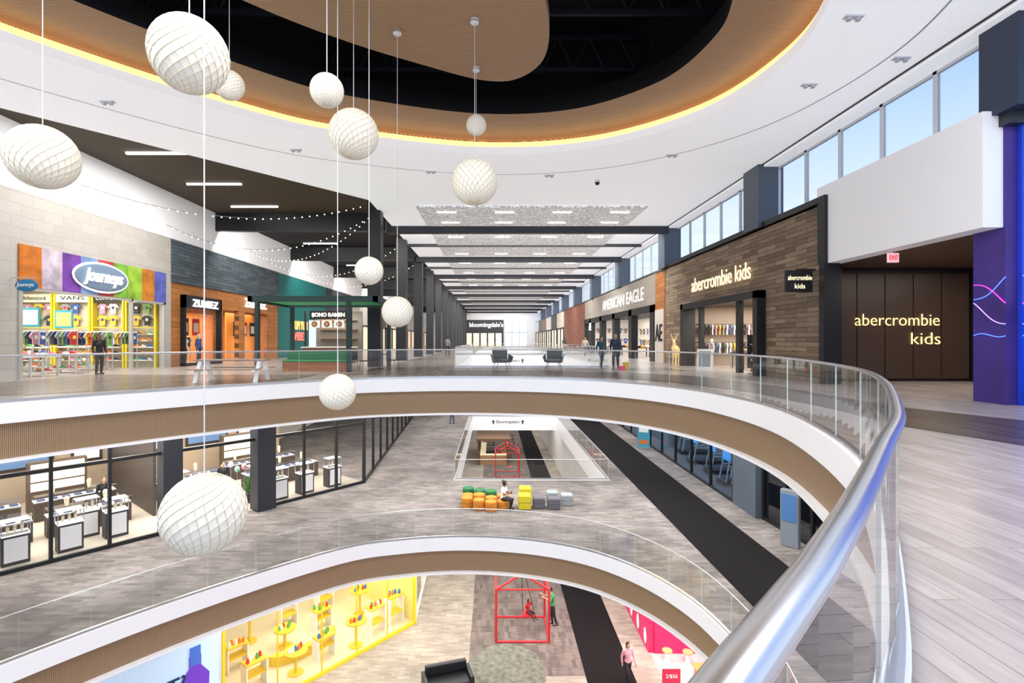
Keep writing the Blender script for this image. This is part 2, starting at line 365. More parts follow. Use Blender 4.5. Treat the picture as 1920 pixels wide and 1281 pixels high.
# ---------------- right wall ----------------
XR=10.75
SB('wall_right',XR,XR+.3,16.7,20.4,0,5.9,brickwood); SB('wall_right',XR,XR+.3,28.3,32,0,5.9,brickwood); SB('wall_right',XR,XR+.3,20.4,28.3,3.2,5.9,brickwood)
SB('trim_%d'%n,XR-.12,XR+.4,16.45,32.1,5.9,6.1,black);n+=1
SB('trim_%d'%n,XR-.12,XR+.4,16.45,16.72,0,5.9,black);n+=1
ab=EMP('storefront',(XR,24.3,0),'black framed entrance of childrens clothing shop in weathered plank wall','storefront')
m=MB(); m.box(XR-.35,XR+.35,20.2,20.55,0,3.4).box(XR-.35,XR+.35,28.15,28.5,0,3.4).box(XR-.35,XR+.35,20.2,28.5,3.1,3.4).box(XR-.1,XR+.1,22.2,22.5,0,3.1).box(XR-.1,XR+.1,26.3,26.6,0,3.1)
m.obj('door_frame',black,ab,world=True)
gold=MAT('lit_gold',S(255,225,160),.4,emit=1.1,ecol=(1,.82,.5))
goldn=MAT('neon_gold',S(255,220,130),.4,emit=.95,ecol=(1,.76,.36))
TXT('abercrombie kids',6.3,.72,gold,(XR-.08,24.4,4.35),'right',ab,bold=-.004,ext=.015)
bl=EMP('blade_sign',(XR,17.1,3.4),'black projecting sign with illuminated lettering','sign')
MB().box(9.75,XR-.12,17.05,17.15,3.02,3.75).obj('sign_board',black,bl,world=True); MB().box(10.1,XR,17.08,17.12,3.75,3.8).obj('bracket',black,bl,world=True)
TXT('abercrombie',.8,.16,gold,(10.2,17.03,3.5),'front',bl,ext=.005); TXT('kids',.34,.16,gold,(10.2,17.03,3.22),'front',bl,ext=.005)
SB('wall_bulkhead',XR,XR+.5,11.25,17.0,3.9,6.45,white)
SB('ceiling',XR+.5,19,11.25,17.9,3.9,4.0,P(92,68,56))
SB('wall_side',11.5,16.5,17.7,17.95,0,3.9,P(52,40,36,.5)); SB('wall_side',11.2,11.5,16.9,17.95,0,3.9,black); SB('wall_side',16.5,19,17.7,17.95,0,3.9,P(70,40,36))
SB('wall_side',18.8,19,11.3,17.9,0,3.9,P(120,40,60))
pn=EMP('illuminated_sign',(14,17.68,2),'dark brown panel with glowing gold shop name','sign')
m=MB()
for i in range(5): m.box(11.56+i*.97,12.49+i*.97,17.62,17.7,.1,3.75)
m.box(11.55,16.4,17.66,17.7,.1,3.75)
m.obj('sign_panel',P(72,57,48,.4),pn,world=True); 
m=MB().box(11.5,16.5,17.55,17.7,3.72,3.95).box(11.42,11.55,17.55,17.7,0,3.9).box(16.42,16.55,17.55,17.7,0,3.9); m.obj('sign_frame',black,pn,world=True)
TXT('abercrombie',2.9,.40,goldn,(13.87,17.58,2.12),'front',pn,bold=-.012,ext=.01); TXT('kids',1.0,.40,goldn,(14.85,17.58,1.48),'front',pn,bold=-.012,ext=.01)
MB().box(15.0,17.3,14.4,14.5,3.82,3.9).obj('linear_light',gold,label='slim warm linear light on dark soffit',category='light')
ex=EMP('exit_sign',(11.0,14.1,3.75),'red illuminated exit sign hung from soffit','sign')
MB().box(10.86,11.16,14.08,14.13,3.56,3.82).obj('sign_box',P(250,200,205,.5,0,.4),ex,world=True); MB().cyl((11,14.1,3.82),(11,14.1,3.92),.015).obj('stem',steel,ex,world=True)
TXT('EXIT',.24,.12,MAT('exit_red',S(230,20,50),emit=.5),(11.01,14.07,3.69),'front',ex,ext=.004,bold=.01)
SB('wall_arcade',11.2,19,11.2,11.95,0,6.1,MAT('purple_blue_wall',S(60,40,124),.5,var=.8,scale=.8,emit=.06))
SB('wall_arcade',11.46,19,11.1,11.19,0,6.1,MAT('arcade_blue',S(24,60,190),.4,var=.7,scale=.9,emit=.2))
SB('wall_arcade',11.1,19,11.0,11.95,6.1,6.35,charcoal)
neon=[MAT('neon_pink',S(255,60,200),emit=1.4),MAT('neon_blue',S(80,120,255),emit=1.6),MAT('neon_violet',S(200,160,255),emit=1.0)]
for k,(z0,z1_,a) in enumerate([(2.7,2.3,0),(1.45,1.6,1),(2.2,1.8,2),(2.35,2.75,1)]):
    f=lambda t:z0+(z1_-z0)*t+.09*math.sin(t*4+k)
    pts=[(11.192,11.93-.74*t/10,f(t/10)) for t in range(11)]
    MB().tube(pts,.01,6).obj('neon_line',neon[a],label='thin curved glowing neon line on purple wall',category='light',group='neon wall lines')
    pts=[(11.47+.05*t,11.092,f(1+t/14)) for t in range(12)]
    MB().tube(pts,.01,6).obj('neon_line',neon[a],label='thin curved glowing neon line on blue arcade wall',category='light',group='neon wall lines')
SB('wall_pier',XR+.2,XR+1,10.67,11.55,6.35,CE,MAT('pier_blue',S(40,52,76),.5))
for y in [20.4]+[31.5+11.6*i for i in range(8)]:
    MB().box(XR-.25,XR+.75,y-.1,y+1.1,5.9,CE).obj('column',slateblue,label='blue grey pier between high level windows',category='column',group='clerestory piers')
wn=1
wg=GLASS('window_glass',(.99,.995,1),.01,.5)
spans=[(11.3,20.35,5),(-2,10.3,6)]+[(a+1.1,b_,5) for a,b_ in zip([20.4]+[31.5+11.6*i for i in range(8)],[31.5+11.6*i for i in range(9)])]
for (a,b_,k) in spans:
    L=(b_-a)/k
    for i in range(k):
        y0=a+i*L;y1=y0+L
        m=MB().box(XR+.55,XR+.65,y0,y0+.06,6.0,8.3).box(XR+.55,XR+.65,y1-.06,y1,6.0,8.3).box(XR+.55,XR+.65,y0,y1,6.0,6.1).box(XR+.55,XR+.65,y0,y1,8.22,8.32)
        m.box(XR+.59,XR+.61,y0+.06,y1-.06,6.1,8.22,1)
        st(m.obj('window_%d'%wn,[P(215,218,222),wg])); wn+=1
SB('trim_%d'%n,XR-.02,XR+.75,-3,131,8.3,8.5,whitec);n+=1
SB('trim_%d'%n,XR,XR+.75,17,131,5.85,6.0,P(90,92,96));n+=1
SB('trim_%d'%n,XR-.1,XR-.04,-3,60,CE-.03,CE,black);n+=1
# american eagle
ae=EMP('storefront',(XR,47,0),'clothing store with cream header and black framed openings','storefront')
MB().box(XR,XR+.4,34,60,3.8,5.9).obj('header',BRICK('cream_panels',S(168,160,150),S(158,150,140),S(142,134,124),'yz',3,2.2,.02),ae,world=True)
m=MB()
for y in [34,39.5,45,50.5,56,59.6]: m.box(XR-.1,XR+.4,y,y+.9 if y<59 else y+.4,0,3.8)
m.box(XR-.1,XR+.4,34,60,3.3,3.8); m.obj('door_frame',black,ae,world=True)
TXT('AMERICAN EAGLE',13.7,.95,MAT('sign_white',S(250,248,240),emit=.8),(XR-.06,43.3,4.75),'right',ae,bold=-.006,ext=.01)
TXT('AE',1.3,.8,P(240,240,240,.5,0,.5),(XR-.12,56.3,2.9),'right',ae)
pw=EMP('shop_pier',(XR,33,0),'orange wood slat pier with black letters','sign'); MB().box(XR,XR+.4,32.1,34,0,5.8).obj('panel',orangewood,pw,world=True)
MB().box(XR-.06,XR,32.2,33.9,0,3.4).obj('sign_panel',P(216,208,196),pw,world=True); TXT('AE',1.35,1.1,black,(XR-.08,33.05,1.9),'right',pw,bold=.01)
SB('wall_right',XR,XR+.3,60,78,0,5.9,terracotta)
hues=[(205,196,186),(60,62,66),(224,222,218),(150,120,90),(90,94,100),(210,208,204)]
y=78
for i in range(6):
    r=EMP('storefront',(XR,y+4,0),'distant shop front with plain header and lit windows','storefront',group='distant shop fronts')
    MB().box(XR,XR+.3,y,y+8.6,3.4,5.9).obj('header',P(*hues[i]),r,world=True)
    MB().box(XR-.05,XR+.3,y,y+.7,0,3.4).box(XR-.05,XR+.3,y+7.9,y+8.6,0,3.4).box(XR-.05,XR+.3,y+4,y+4.3,0,3.4).box(XR-.05,XR+.3,y,y+8.6,3.2,3.4).obj('door_frame',P(40,42,46),r,world=True)
    MB().box(XR+.1,XR+.13,y+.7,y+7.9,0,3.3).obj('window_glow',P(250,235,210,.5,0,.3),r,world=True)
    y+=8.7
SB('wall_shop',XR+6,XR+6.2,17.96,32,0,3.3,P(225,205,180)); SB('wall_shop',XR+.3,XR+6.1,28.6,28.8,0,3.3,P(150,134,118)); SB('ceiling',XR+.3,XR+6,18,32,3.3,3.4,P(60,56,54))
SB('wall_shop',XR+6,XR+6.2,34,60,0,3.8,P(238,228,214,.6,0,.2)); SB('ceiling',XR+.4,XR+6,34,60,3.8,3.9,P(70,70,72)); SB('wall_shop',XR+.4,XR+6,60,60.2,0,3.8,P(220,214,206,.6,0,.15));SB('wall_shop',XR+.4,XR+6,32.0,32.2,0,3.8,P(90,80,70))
# end wall
SB('wall_back',-18,20,131,131.4,0,9.3,P(225,226,228))
SB('wall_back',-8,2.6,130.6,130.99,0,6.6,black)
bs=EMP('storefront',(-2.5,130.5,0),'black department store facade at end of concourse','storefront')
TXT('bloomingdale\'s',8.6,1.5,P(255,255,255,.5,0,1.0),(-1.8,130.5,5.2),'front',bs,bold=.01)
for i in range(5): MB().box(-7+i*1.9,-5.5+i*1.9,130.4,130.58,0,3.2).obj('window_glow',P(255,240,215,.5,0,.3),bs,world=True)
MB().box(3,8.5,130.5,130.9,0,7).box(4.7,4.8,130.4,130.5,0,7,1).box(6.6,6.7,130.4,130.5,0,7,1).box(3,8.5,130.4,130.5,3.4,3.5,1).obj('window_bright',[P(225,235,250,.5,0,.35),P(120,126,132)],label='bright tall window at concourse end',category='window')
for z in(0,Z2):
    sg=EMP('direction_sign',(2,48.9,z-.6),'black arrows and store name on white fascia','sign')
    TXT("Bloomingdale's",2.2,.38,P(60,60,64),(1.4,48.98,z-.55),'front',sg,ext=.005)
    for dx in(-1.4,1.4): MB().prism([(-.06,-.2),(.06,-.2),(.06,.02),(.18,.02),(0,.22),(-.18,.02),(-.06,.02)],-.01,.01,axis='y').obj('arrow',P(60,60,64),sg,loc=(1.4+dx,48.98,z-.55),world=True)
# ---------------- templates : garments, shoes ----------------
gm=MB(); gm.prism([(-.16,-.6),(.16,-.6),(.17,-.15),(.3,-.27),(.34,-.2),(.2,-.02),(.07,.03),(0,-.02),(-.07,.03),(-.2,-.02),(-.34,-.2),(-.3,-.27),(-.17,-.15)],-.03,.03,axis='y')
gm.prism([(-.08,-.32),(.08,-.32),(.08,-.16),(-.08,-.16)],-.034,.034,1,axis='y')
GC=[(30,30,34),(240,240,240),(200,60,50),(60,90,160),(120,160,90),(230,190,60),(150,150,155),(200,150,170),(40,60,90)]
PR=[(230,230,230),(40,40,50),(250,230,80),(250,250,250),(40,60,40),(60,40,120),(220,60,60),(255,255,255),(240,180,60)]
gmesh=[gm.mesh('tshirt',[P(*c),P(*p)]) for c,p in zip(GC,PR)]
GN=['black','white','red','blue','green','yellow','grey','pink','navy']
def tshirt(loc,rot,group,ci=None,s=1.0):
    i=random.randrange(len(gmesh)) if ci is None else ci
    o=OBJ('tshirt',gmesh[i],loc=loc,rot=rot,label=GN[i]+' short sleeved printed t-shirt on display',category='shirt',group=group); o.scale=(s,s,s); return o
def shoe_m(col,sole):
    m=MB(); side=[(-.14,.02),(.14,.02),(.15,.05),(.08,.08),(.0,.12),(-.04,.15),(-.13,.14),(-.14,.08)]
    m.prism(side,-.045,.045,axis='y'); m.prism([(-.145,0),(.15,0),(.16,.03),(-.145,.03)],-.05,.05,1,axis='y'); return m.mesh('sneaker',[col,sole])
smesh=[shoe_m(P(*c),P(*s)) for c,s in [((30,30,32),(240,240,240)),((225,225,225),(180,180,180)),((200,45,45),(240,240,240)),((200,140,50),(60,40,20)),((50,90,170),(240,240,240)),((235,120,160),(255,255,255)),((120,80,50),(40,30,20)),((80,170,90),(240,240,240)),((240,130,40),(240,240,240))]]
SN=['black','white','red','tan','blue','pink','brown','green','orange']
def shoe(loc,rot,group,s=1.25):
    i=random.randrange(9); o=OBJ('sneaker',smesh[i],loc=loc,rot=rot,label=SN[i]+' sneaker on shop shelf',category='shoe',group=group); o.scale=(s,s,s)
# ---------------- journeys ----------------
XL=-17
SB('wall_left',XL-.3,XL,14,18.3,0,6.8,tile_beige); SB('wall_left',XL-.3,XL,18.3,26.5,4.88,6.8,tile_beige); SB('wall_left',XL-.3,XL,26.5,27,0,6.8,tile_beige)
jn=EMP('storefront',(XL,22.4,0),'shoe shop front with colourful banner and oval sign','storefront')
bcols=[(206,108,30),(196,176,196),(110,60,150),(120,150,200),(170,60,60),(120,170,60),(150,200,60),(215,120,40),(90,100,180)]
for i in range(9):
    MB().box(XL,XL+.06,18.3+i*.912,18.3+(i+1)*.912,3.35,4.88).obj('banner_panel',MAT('banner_%d'%i,S(*bcols[i]),.5,var=.95,scale=2.2,emit=.06),jn,world=True)
MB().ell((XL+.12,22.1,4.1),(.06,1.6,.66),32,12,1).ell((XL+.14,22.1,4.1),(.06,1.5,.58),32,12).obj('oval_sign',[P(120,140,165,.4),P(240,240,245,.4,0,.3)],jn,smooth=True,world=True)
TXT('Journeys',2.2,.72,P(255,255,255,.4,0,1.1),(XL+.22,22.1,4.08),'left',jn,bold=.005,shear=.35)
bj=EMP('blade_sign',(XL+.4,18.05,3.2),'blue oval projecting shop sign','sign'); MB().ell((XL+.55,18.05,3.35),(.42,.05,.22),24,10).obj('sign_board',P(40,130,180),bj,world=True,smooth=True)
MB().box(XL,XL+.9,18.03,18.07,3.6,3.64).obj('bracket',steel,bj,world=True); TXT('Journeys',.62,.18,P(255,255,255),(XL+.55,17.98,3.35),'front',bj,ext=.01,shear=.3)
MB().box(XL-.1,XL+.05,18.3,18.45,0,3.35).box(XL-.1,XL+.05,24.0,24.1,0,3.35).box(XL-.1,XL+.05,26.35,26.5,0,3.35).box(XL-.1,XL+.05,18.3,26.5,3.25,3.35).obj('door_frame',P(180,178,172),jn,world=True)
MB().box(XL-.03,XL,24.1,26.35,.1,3.25).obj('glass_panel',shopglass,jn,world=True)
jw=P(206,196,176); SB('wall_shop',-25,-17.3,26.8,27,0,4.3,jw); SB('wall_shop',-25.2,-25,16,27,0,4.3,jw); SB('ceiling',-25,-17.3,16,27,4.3,4.4,P(60,58,56)); SB('wall_shop',-25,-17.3,15.8,16,0,4.3,jw)
def shelfwall(x0,x1,y,names,group,hc,tc_):
    r=EMP('shelf_unit',((x0+x1)/2,y,0),'wall display shelving with brand headers','shelf',group='shop wall shelving')
    for k in range(5): MB().box(x0,x1,y-.32,y,.35+k*.34,.37+k*.34).obj('shelf',P(225,225,220),r,world=True)
    for t in(x0,x1): MB().box(t-.05,t+.05,y-.36,y,0,3.85).obj('upright',P(226,205,50),r,world=True)
    MB().box(x0,x1,y-.3,y-.22,3.38,3.8).obj('header',hc,r,world=True)
    MB().box(x0+.05,x1-.05,y-.3,y-.22,2.05,2.1).obj('rail',P(226,205,50),r,world=True)
    TXT(names,min(1.25,(x1-x0)*.8),.2,tc_,((x0+x1)/2,y-.32,3.6),'front',r,ext=.005)
    for k in range(5):
        xx=x0+.22
        while xx<x1-.15: shoe((xx,y-.17,.372+k*.34),random.uniform(-.3,.3),group,.95); xx+=.31
    for zz in(2.68,3.3):
        xx=x0+.38
        while xx<x1-.3: tshirt((xx,y-.12,zz),0,group.replace('sneakers','t-shirts'),s=.82); xx+=.56
hw=P(240,232,205,.6,0,.15)
for a in [(-24.6,-22.8,26.75,'Birkenstock','sneakers on wall shelves',hw,black),(-22.65,-20.85,26.75,'VANS',"sneakers on wall shelves",hw,black),(-20.7,-19.1,26.75,'CONVERSE','sneakers on wall shelves',black,P(250,250,250)),(-18.95,-17.45,26.75,'Timberland','sneakers on wall shelves',hw,black)]: shelfwall(*a)
def table_disp(x,y,w,d,h,top,group,z=0,shoes=True):
    r=EMP('display_table',(x,y,z),'white display table with merchandise on tiers','table',group='shop display tables')
    MB().box(-w/2,w/2,-d/2,d/2,h-.05,h).box(-w/3,w/3,-d/4,d/4,h+.3,h+.33).box(-.03,.03,-.03,.03,h,h+.3).obj('table_top',P(*top),r)
    m=MB()
    for a in(-1,1):
        for c_ in(-1,1): m.box(a*w*.45-.03,a*w*.45+.03,c_*d*.42-.03,c_*d*.42+.03,0,h-.05)
    m.box(-w/2+.05,w/2-.05,-d/2+.05,d/2-.05,.15,.18); m.obj('table_frame',P(200,200,200),r)
    if shoes:
        for i in range(int(w/.31)): shoe((x-w/2+.2+i*.31,y-d*.3,z+h),random.uniform(-.3,.3),group,.9)
        for i in range(int(w*.6/.31)): shoe((x-w/3+.16+i*.31,y,z+h+.33),random.uniform(-.3,.3),group,.9)
        for i in range(int(w/.31)): shoe((x-w/2+.2+i*.31,y,z+.18),random.uniform(-.3,.3),group,.9)
for x,y,w in [(-18.2,20.2,1.6),(-18.6,22.4,1.4),(-21.0,21.3,1.3),(-19.2,24.3,1.4),(-21.5,24.3,1.5),(-17.9,18.9,1.1),(-22.9,22.7,1.4),(-20.3,19.4,1.3)]: table_disp(x,y,w,.8,.8,(225,225,222),'sneakers on display tables')
for (x,y) in [(-19.5,21.3),(-20.6,22.9),(-18.2,25.3),(-22.6,20.4),(-20.2,25.4),(-17.95,21.35),(-18.0,23.4)]:
    r=EMP('clothes_rack',(x,y,0),'steel garment rack with hanging t-shirts','rack',group='garment racks')
    MB().cyl((-.6,0,0),(-.6,0,1.8),.02).cyl((.6,0,0),(.6,0,1.8),.02).cyl((-.6,0,1.8),(.6,0,1.8),.02).box(-.65,-.55,-.25,.25,0,.03).box(.55,.65,-.25,.25,0,.03).obj('frame',steel,r)
    for k in range(6): tshirt((x-.45+k*.18,y,1.76),PI/2+random.uniform(-.12,.12),'t-shirts on garment rack',s=.9)
for i,(xx,yy) in enumerate([(-18.9,20.9),(-19.2,22.9),(-21,22.3)]):
    MB().box(-.4,.4,-.02,.02,0,.8).box(-.33,.33,-.03,-.02,.1,.7,1).cyl((-.3,0,.8),(-.3,0,2.4),.006,.006,5).cyl((.3,0,.8),(.3,0,2.4),.006,.006,5).obj('hanging_poster',[P(60,160,180),P(235,225,120) if i%2 else P(235,235,235)],loc=(xx,yy,1.95),label='bright hanging promotional poster above shoe tables',category='poster',group='hanging shop posters')
# ---------------- zumiez ----------------
SB('wall_left',XL-.3,XL+.1,27.02,40.4,4.5,6.75,slate)
SB('wall_left',XL-.3,XL,27.02,40.4,3.35,4.5,orangewood)
for a,b_ in[(27.02,27.8),(31.6,32.2),(34.2,35.0),(38.6,40.4)]: SB('wall_left',XL-.3,XL,a,b_,0,3.35,orangewood)
zu=EMP('storefront',(XL,33.5,0),'skate clothing shop front in orange timber with white lettering','storefront')
MB().box(XL-.05,XL+.25,27.8,31.6,0,.15).box(XL-.05,XL+.25,27.8,27.95,0,3.9).box(XL-.05,XL+.25,31.45,31.6,0,3.9).box(XL-.05,XL+.25,27.8,31.6,3.2,3.9).obj('window_frame',black,zu,world=True)
TXT('ZUMIEZ',2.6,.42,P(255,255,255,.4,0,1.3),(XL+.28,29.8,3.5),'left',zu,bold=.02)
TXT('ZUMIEZ',3.3,.62,P(255,255,255,.4,0,1.5),(XL+.06,36.6,4.0),'left',zu,bold=.03)
MB().box(XL-.06,XL-.03,27.95,31.45,.15,3.2).obj('glass_panel',shopglass,zu,world=True)
MB().box(XL-.06,XL-.03,35,38.6,.1,3.2).obj('glass_panel',shopglass,zu,world=True)
MB().box(XL-1.3,XL-1.2,34.9,38.7,0,3.3).obj('backdrop',MAT('orange_glow',S(225,140,60),emit=.45),zu,world=True)
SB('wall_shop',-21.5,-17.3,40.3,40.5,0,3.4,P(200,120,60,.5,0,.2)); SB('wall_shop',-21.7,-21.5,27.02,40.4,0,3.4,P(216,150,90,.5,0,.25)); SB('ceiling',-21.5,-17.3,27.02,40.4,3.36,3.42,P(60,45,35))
for i,y in enumerate([28.5,29.7,30.8,35.6,36.8,38]):
    MB().box(-.02,.02,-.35,.35,-.5,.5).box(.02,.03,-.25,.25,-.3,.25,1).cyl((0,-.3,.5),(0,-.3,1.16),.006,.006,5).cyl((0,.3,.5),(0,.3,1.16),.006,.006,5).obj('poster',[P(40,40,50) if i%2 else P(210,60,50),P(230,220,200)],loc=(XL-.9,y,2.2),label='framed graphic poster hanging in shop window',category='poster',group='shop window posters')
for (x,y) in [(-18.6,28.6),(-18.6,30.4)]:
    r=EMP('clothes_rack',(x,y,0),'steel garment rack with hanging t-shirts','rack',group='garment racks')
    MB().cyl((-.6,0,0),(-.6,0,1.6),.02).cyl((.6,0,0),(.6,0,1.6),.02).cyl((-.6,0,1.6),(.6,0,1.6),.02).box(-.65,-.55,-.25,.25,0,.03).box(.55,.65,-.25,.25,0,.03).obj('frame',steel,r)
    for k in range(6): tshirt((x-.45+k*.18,y,1.56),PI/2+random.uniform(-.12,.12),'t-shirts on garment rack',s=.9)
teal=MAT('teal_wall',S(20,112,110),.5)
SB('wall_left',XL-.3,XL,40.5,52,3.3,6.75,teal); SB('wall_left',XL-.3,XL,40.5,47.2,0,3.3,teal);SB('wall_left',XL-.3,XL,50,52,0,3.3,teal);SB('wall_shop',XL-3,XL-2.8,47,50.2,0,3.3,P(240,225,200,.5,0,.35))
nn=EMP('neon_sign',(XL+.05,44.9,2.4),'pink and yellow neon words on teal wall','sign'); TXT('YUM YUM',3.4,.75,P(255,190,110,.4,0,.9),(XL+.06,44.9,2.7),'left',nn); TXT('VIBES',2.8,.75,P(255,110,100,.4,0,.9),(XL+.06,44.9,1.75),'left',nn)
yy=52
for i in range(8):
    r=EMP('storefront',(XL,yy+5,0),'distant shop front with dark header and bright windows','storefront',group='distant shop fronts')
    MB().box(XL-.3,XL,yy,yy+9.8,3.4,6.75).obj('header',P(*[(60,62,66),(200,196,190),(90,70,54),(230,230,228)][i%4]),r,world=True)
    MB().box(XL-.3,XL,yy,yy+.8,0,3.4).box(XL-.3,XL,yy+9,yy+9.8,0,3.4).box(XL-.3,XL,yy+4.5,yy+5,0,3.4).box(XL-.3,XL,yy,yy+9.8,3.2,3.4).obj('door_frame',P(40,42,46),r,world=True)
    MB().box(XL-.2,XL-.17,yy+.8,yy+9,0,3.4).obj('window_glow',P(250,225,190,.5,0,.4),r,world=True)
    yy+=9.9
# ---------------- pergola and kiosk ----------------
pg=EMP('pergola',(-8,25,0),'dark green steel pergola frame over seating area','pergola')
dg=P(26,58,56)
for x,y in[(-10.6,23),(-6.5,23),(-10.6,27),(-5.5,27)]: MB().box(x-.09,x+.09,y-.09,y+.09,0,3.2).obj('post',dg,pg,world=True)
MB().box(-11,-5.2,22.9,23.1,3.15,3.4).box(-11,-5.2,26.9,27.1,3.15,3.4).box(-11,-10.8,22.9,27.1,3.15,3.4).box(-5.4,-5.2,22.9,27.1,3.15,3.4).obj('roof_frame',dg,pg,world=True)
for i in range(18): MB().box(-10.8,-5.4,23.2+i*.2,23.32+i*.2,3.25,3.3).obj('roof_slat',P(50,160,100,.5,0,.05),pg,world=True)
kr=EMP('food_kiosk',(-9.3,32,0),'ramen kiosk with black header sign and wooden counter','kiosk')
MB().box(-11.6,-8.6,33.5,33.7,0,3.3).obj('back_panel',P(120,116,108),kr,world=True)
for zz in(1.5,2.1,2.7): MB().box(-11.3,-8.9,33.25,33.5,zz,zz+.04).obj('shelf',P(150,110,74),kr,world=True)
MB().box(-11.2,-8.9,31.2,31.3,2.7,3.2).obj('sign_board',black,kr,world=True); TXT('$ONO RAMEN',2.0,.28,P(255,240,220,.4,0,1.1),(-10.05,31.17,2.95),'front',kr,bold=.02)
MB().box(-11.6,-8.6,31.2,32,0,.95).obj('counter',P(120,84,54),kr,world=True); MB().box(-11.7,-8.5,31.1,32.1,.95,1.02).obj('counter_top',P(225,222,215),kr,world=True)
for x in(-11.5,-8.7): MB().box(x-.05,x+.05,31.3,31.4,1.02,3.2).obj('post',black,kr,world=True)
for i in range(3):
    MB().box(-.32,.32,0,.03,-.22,.22).cyl((0,0,0),(0,-.02,0),.17,.17,20,1).cyl((0,-.02,0),(0,-.03,0),.12,.12,20,2).obj('menu_poster',[P(235,230,222,.5,0,.3),P(60,40,30),P(225,150,80)],kr,loc=(-10.9+i*.75,31.2,2.4),world=True)
bench=EMP('booth_bench',(-8.1,23.6,0),'long timber booth bench with green cushions','bench')
MB().box(-1.5,1.5,-.3,.3,0,.42).obj('base',BRICK('bench_wood',S(176,112,66),S(150,92,52),S(90,56,30),'xz',.8,.14,.008),bench)
MB().box(-1.5,1.5,-.3,.3,.42,.52).obj('seat_cushion',P(60,150,80),bench,bevel=.03); MB().box(-1.5,1.5,.22,.32,.52,.95).obj('backrest',P(40,120,66),bench,bevel=.03)
def chair(loc,rot,col,label):
    r=EMP('side_chair',loc,label,'chair',rot,'cafe chairs')
    MB().box(-.22,.22,-.22,.22,.43,.47).obj('seat',col,r,bevel=.01); MB().box(-.21,.21,.19,.23,.47,.85).obj('backrest',col,r,bevel=.01)
    for a in(-1,1):
        for b_ in(-1,1): MB().cyl((a*.2,b_*.2,.43),(a*.23,b_*.23,0),.015,.012,8).obj('leg',black,r)
    return r
for x,y in[(-6.0,24.1),(-4.9,24.9),(-10.0,25.5),(-8.4,24.5),(-7.1,25.6)]: chair((x,y,0),random.uniform(-2,2),P(30,30,32),'black metal cafe chair')
tb=EMP('cafe_table',(-5.6,25.1,0),'round dark cafe table on pedestal','table',group='cafe tables'); MB().cyl((0,0,.71),(0,0,.74),.38,.38,24).obj('table_top',P(60,44,36),tb); MB().cyl((0,0,0),(0,0,.71),.03).cyl((0,0,0),(0,0,.03),.24,.22,20).obj('pedestal',black,tb)
dup(tb,(-9.2,24.9,0)); dup(tb,(-7.9,26.1,0))
pt=EMP('picnic_table',(-9.0,17.7,0),'white picnic table with wood top and attached benches','table',.12)
MB().box(-1.15,1.15,-.36,.36,.71,.76).obj('table_top',P(170,144,122),pt,bevel=.01)
MB().box(-1.15,1.15,-.9,-.6,.43,.47).obj('bench_seat',P(170,144,122),pt,bevel=.01); MB().box(-1.15,1.15,.6,.9,.43,.47).obj('bench_seat',P(170,144,122),pt,bevel=.01)
for sx in(-1,1):
    m=MB()
    for sy in(-1,1):
        m.prism([(sy*.18,.71),(sy*.3,.71),(sy*.72,0),(sy*.6,0)],sx*.95-.06,sx*.95+.06,axis='x')
    m.box(sx*.95-.05,sx*.95+.05,-.88,.88,.36,.43); m.obj('leg_frame',P(248,248,248,.5,0,.1),pt)
def armchair(loc,rot,label):
    r=EMP('armchair',loc,label,'chair',rot,'lounge armchairs')
    blk=MAT('leather_black',S(58,64,70),.35)
    MB().box(-.34,.34,-.34,.3,.34,.48).obj('seat_cushion',blk,r,bevel=.05)
    MB().q([(-.36,.2,.3),(.36,.2,.3),(.4,.42,1.0),(-.4,.42,1.0),(-.36,.3,.3),(.36,.3,.3),(.4,.5,1.0),(-.4,.5,1.0)],[(0,1,2,3),(7,6,5,4),(0,4,5,1),(1,5,6,2),(2,6,7,3),(3,7,4,0)]).obj('backrest',blk,r,bevel=.04)
    for sx in(-1,1):
        MB().q([(sx*.36,-.3,.36),(sx*.36,.3,.3),(sx*.44,.42,.74),(sx*.46,-.32,.62),(sx*.41,-.3,.36),(sx*.41,.3,.3),(sx*.49,.42,.74),(sx*.51,-.32,.62)],[(0,1,2,3),(7,6,5,4),(0,4,5,1),(1,5,6,2),(2,6,7,3),(3,7,4,0)]).obj('armrest',blk,r,bevel=.02)
    for a in(-1,1):
        for b_ in(-1,1): MB().cyl((a*.26,b_*.24,.34),(a*.38,b_*.36,0),.018,.012,8).obj('leg',P(120,120,124,.3,1),r)
    return r
ac=armchair((.42,25.1,0),.25,'black leather shell lounge armchair facing the atrium'); 
dup(ac,(2.95,25.1,0),-.25)
af=EMP('a_frame_sign',(10.0,24.2,0),'white a-frame sidewalk sign with paper poster','sign',-.5)
MB().q([(-.35,-.28,0),(.35,-.28,0),(.35,-.0,1.0),(-.35,-.0,1.0),(-.35,-.25,0),(.35,-.25,0),(.35,.02,1.0),(-.35,.02,1.0)],[(0,1,2,3),(7,6,5,4),(0,4,5,1),(1,5,6,2),(2,6,7,3),(3,7,4,0)]).obj('board',P(240,240,242),af)
MB().q([(-.35,.28,0),(.35,.28,0),(.35,.03,1.0),(-.35,.03,1.0),(-.35,.25,0),(.35,.25,0),(.35,0,1.0),(-.35,0,1.0)],[(0,1,2,3),(7,6,5,4),(0,4,5,1),(1,5,6,2),(2,6,7,3),(3,7,4,0)]).obj('board',P(240,240,242),af)
MB().q([(-.25,-.245,.18),(.25,-.245,.18),(.25,-.05,.9),(-.25,-.05,.9)],[(0,1,2,3)]).obj('paper',P(150,160,165),af)
bp=EMP('poster_stand',(11.0,21.4,0),'black freestanding sale poster with white text','sign',-.35)
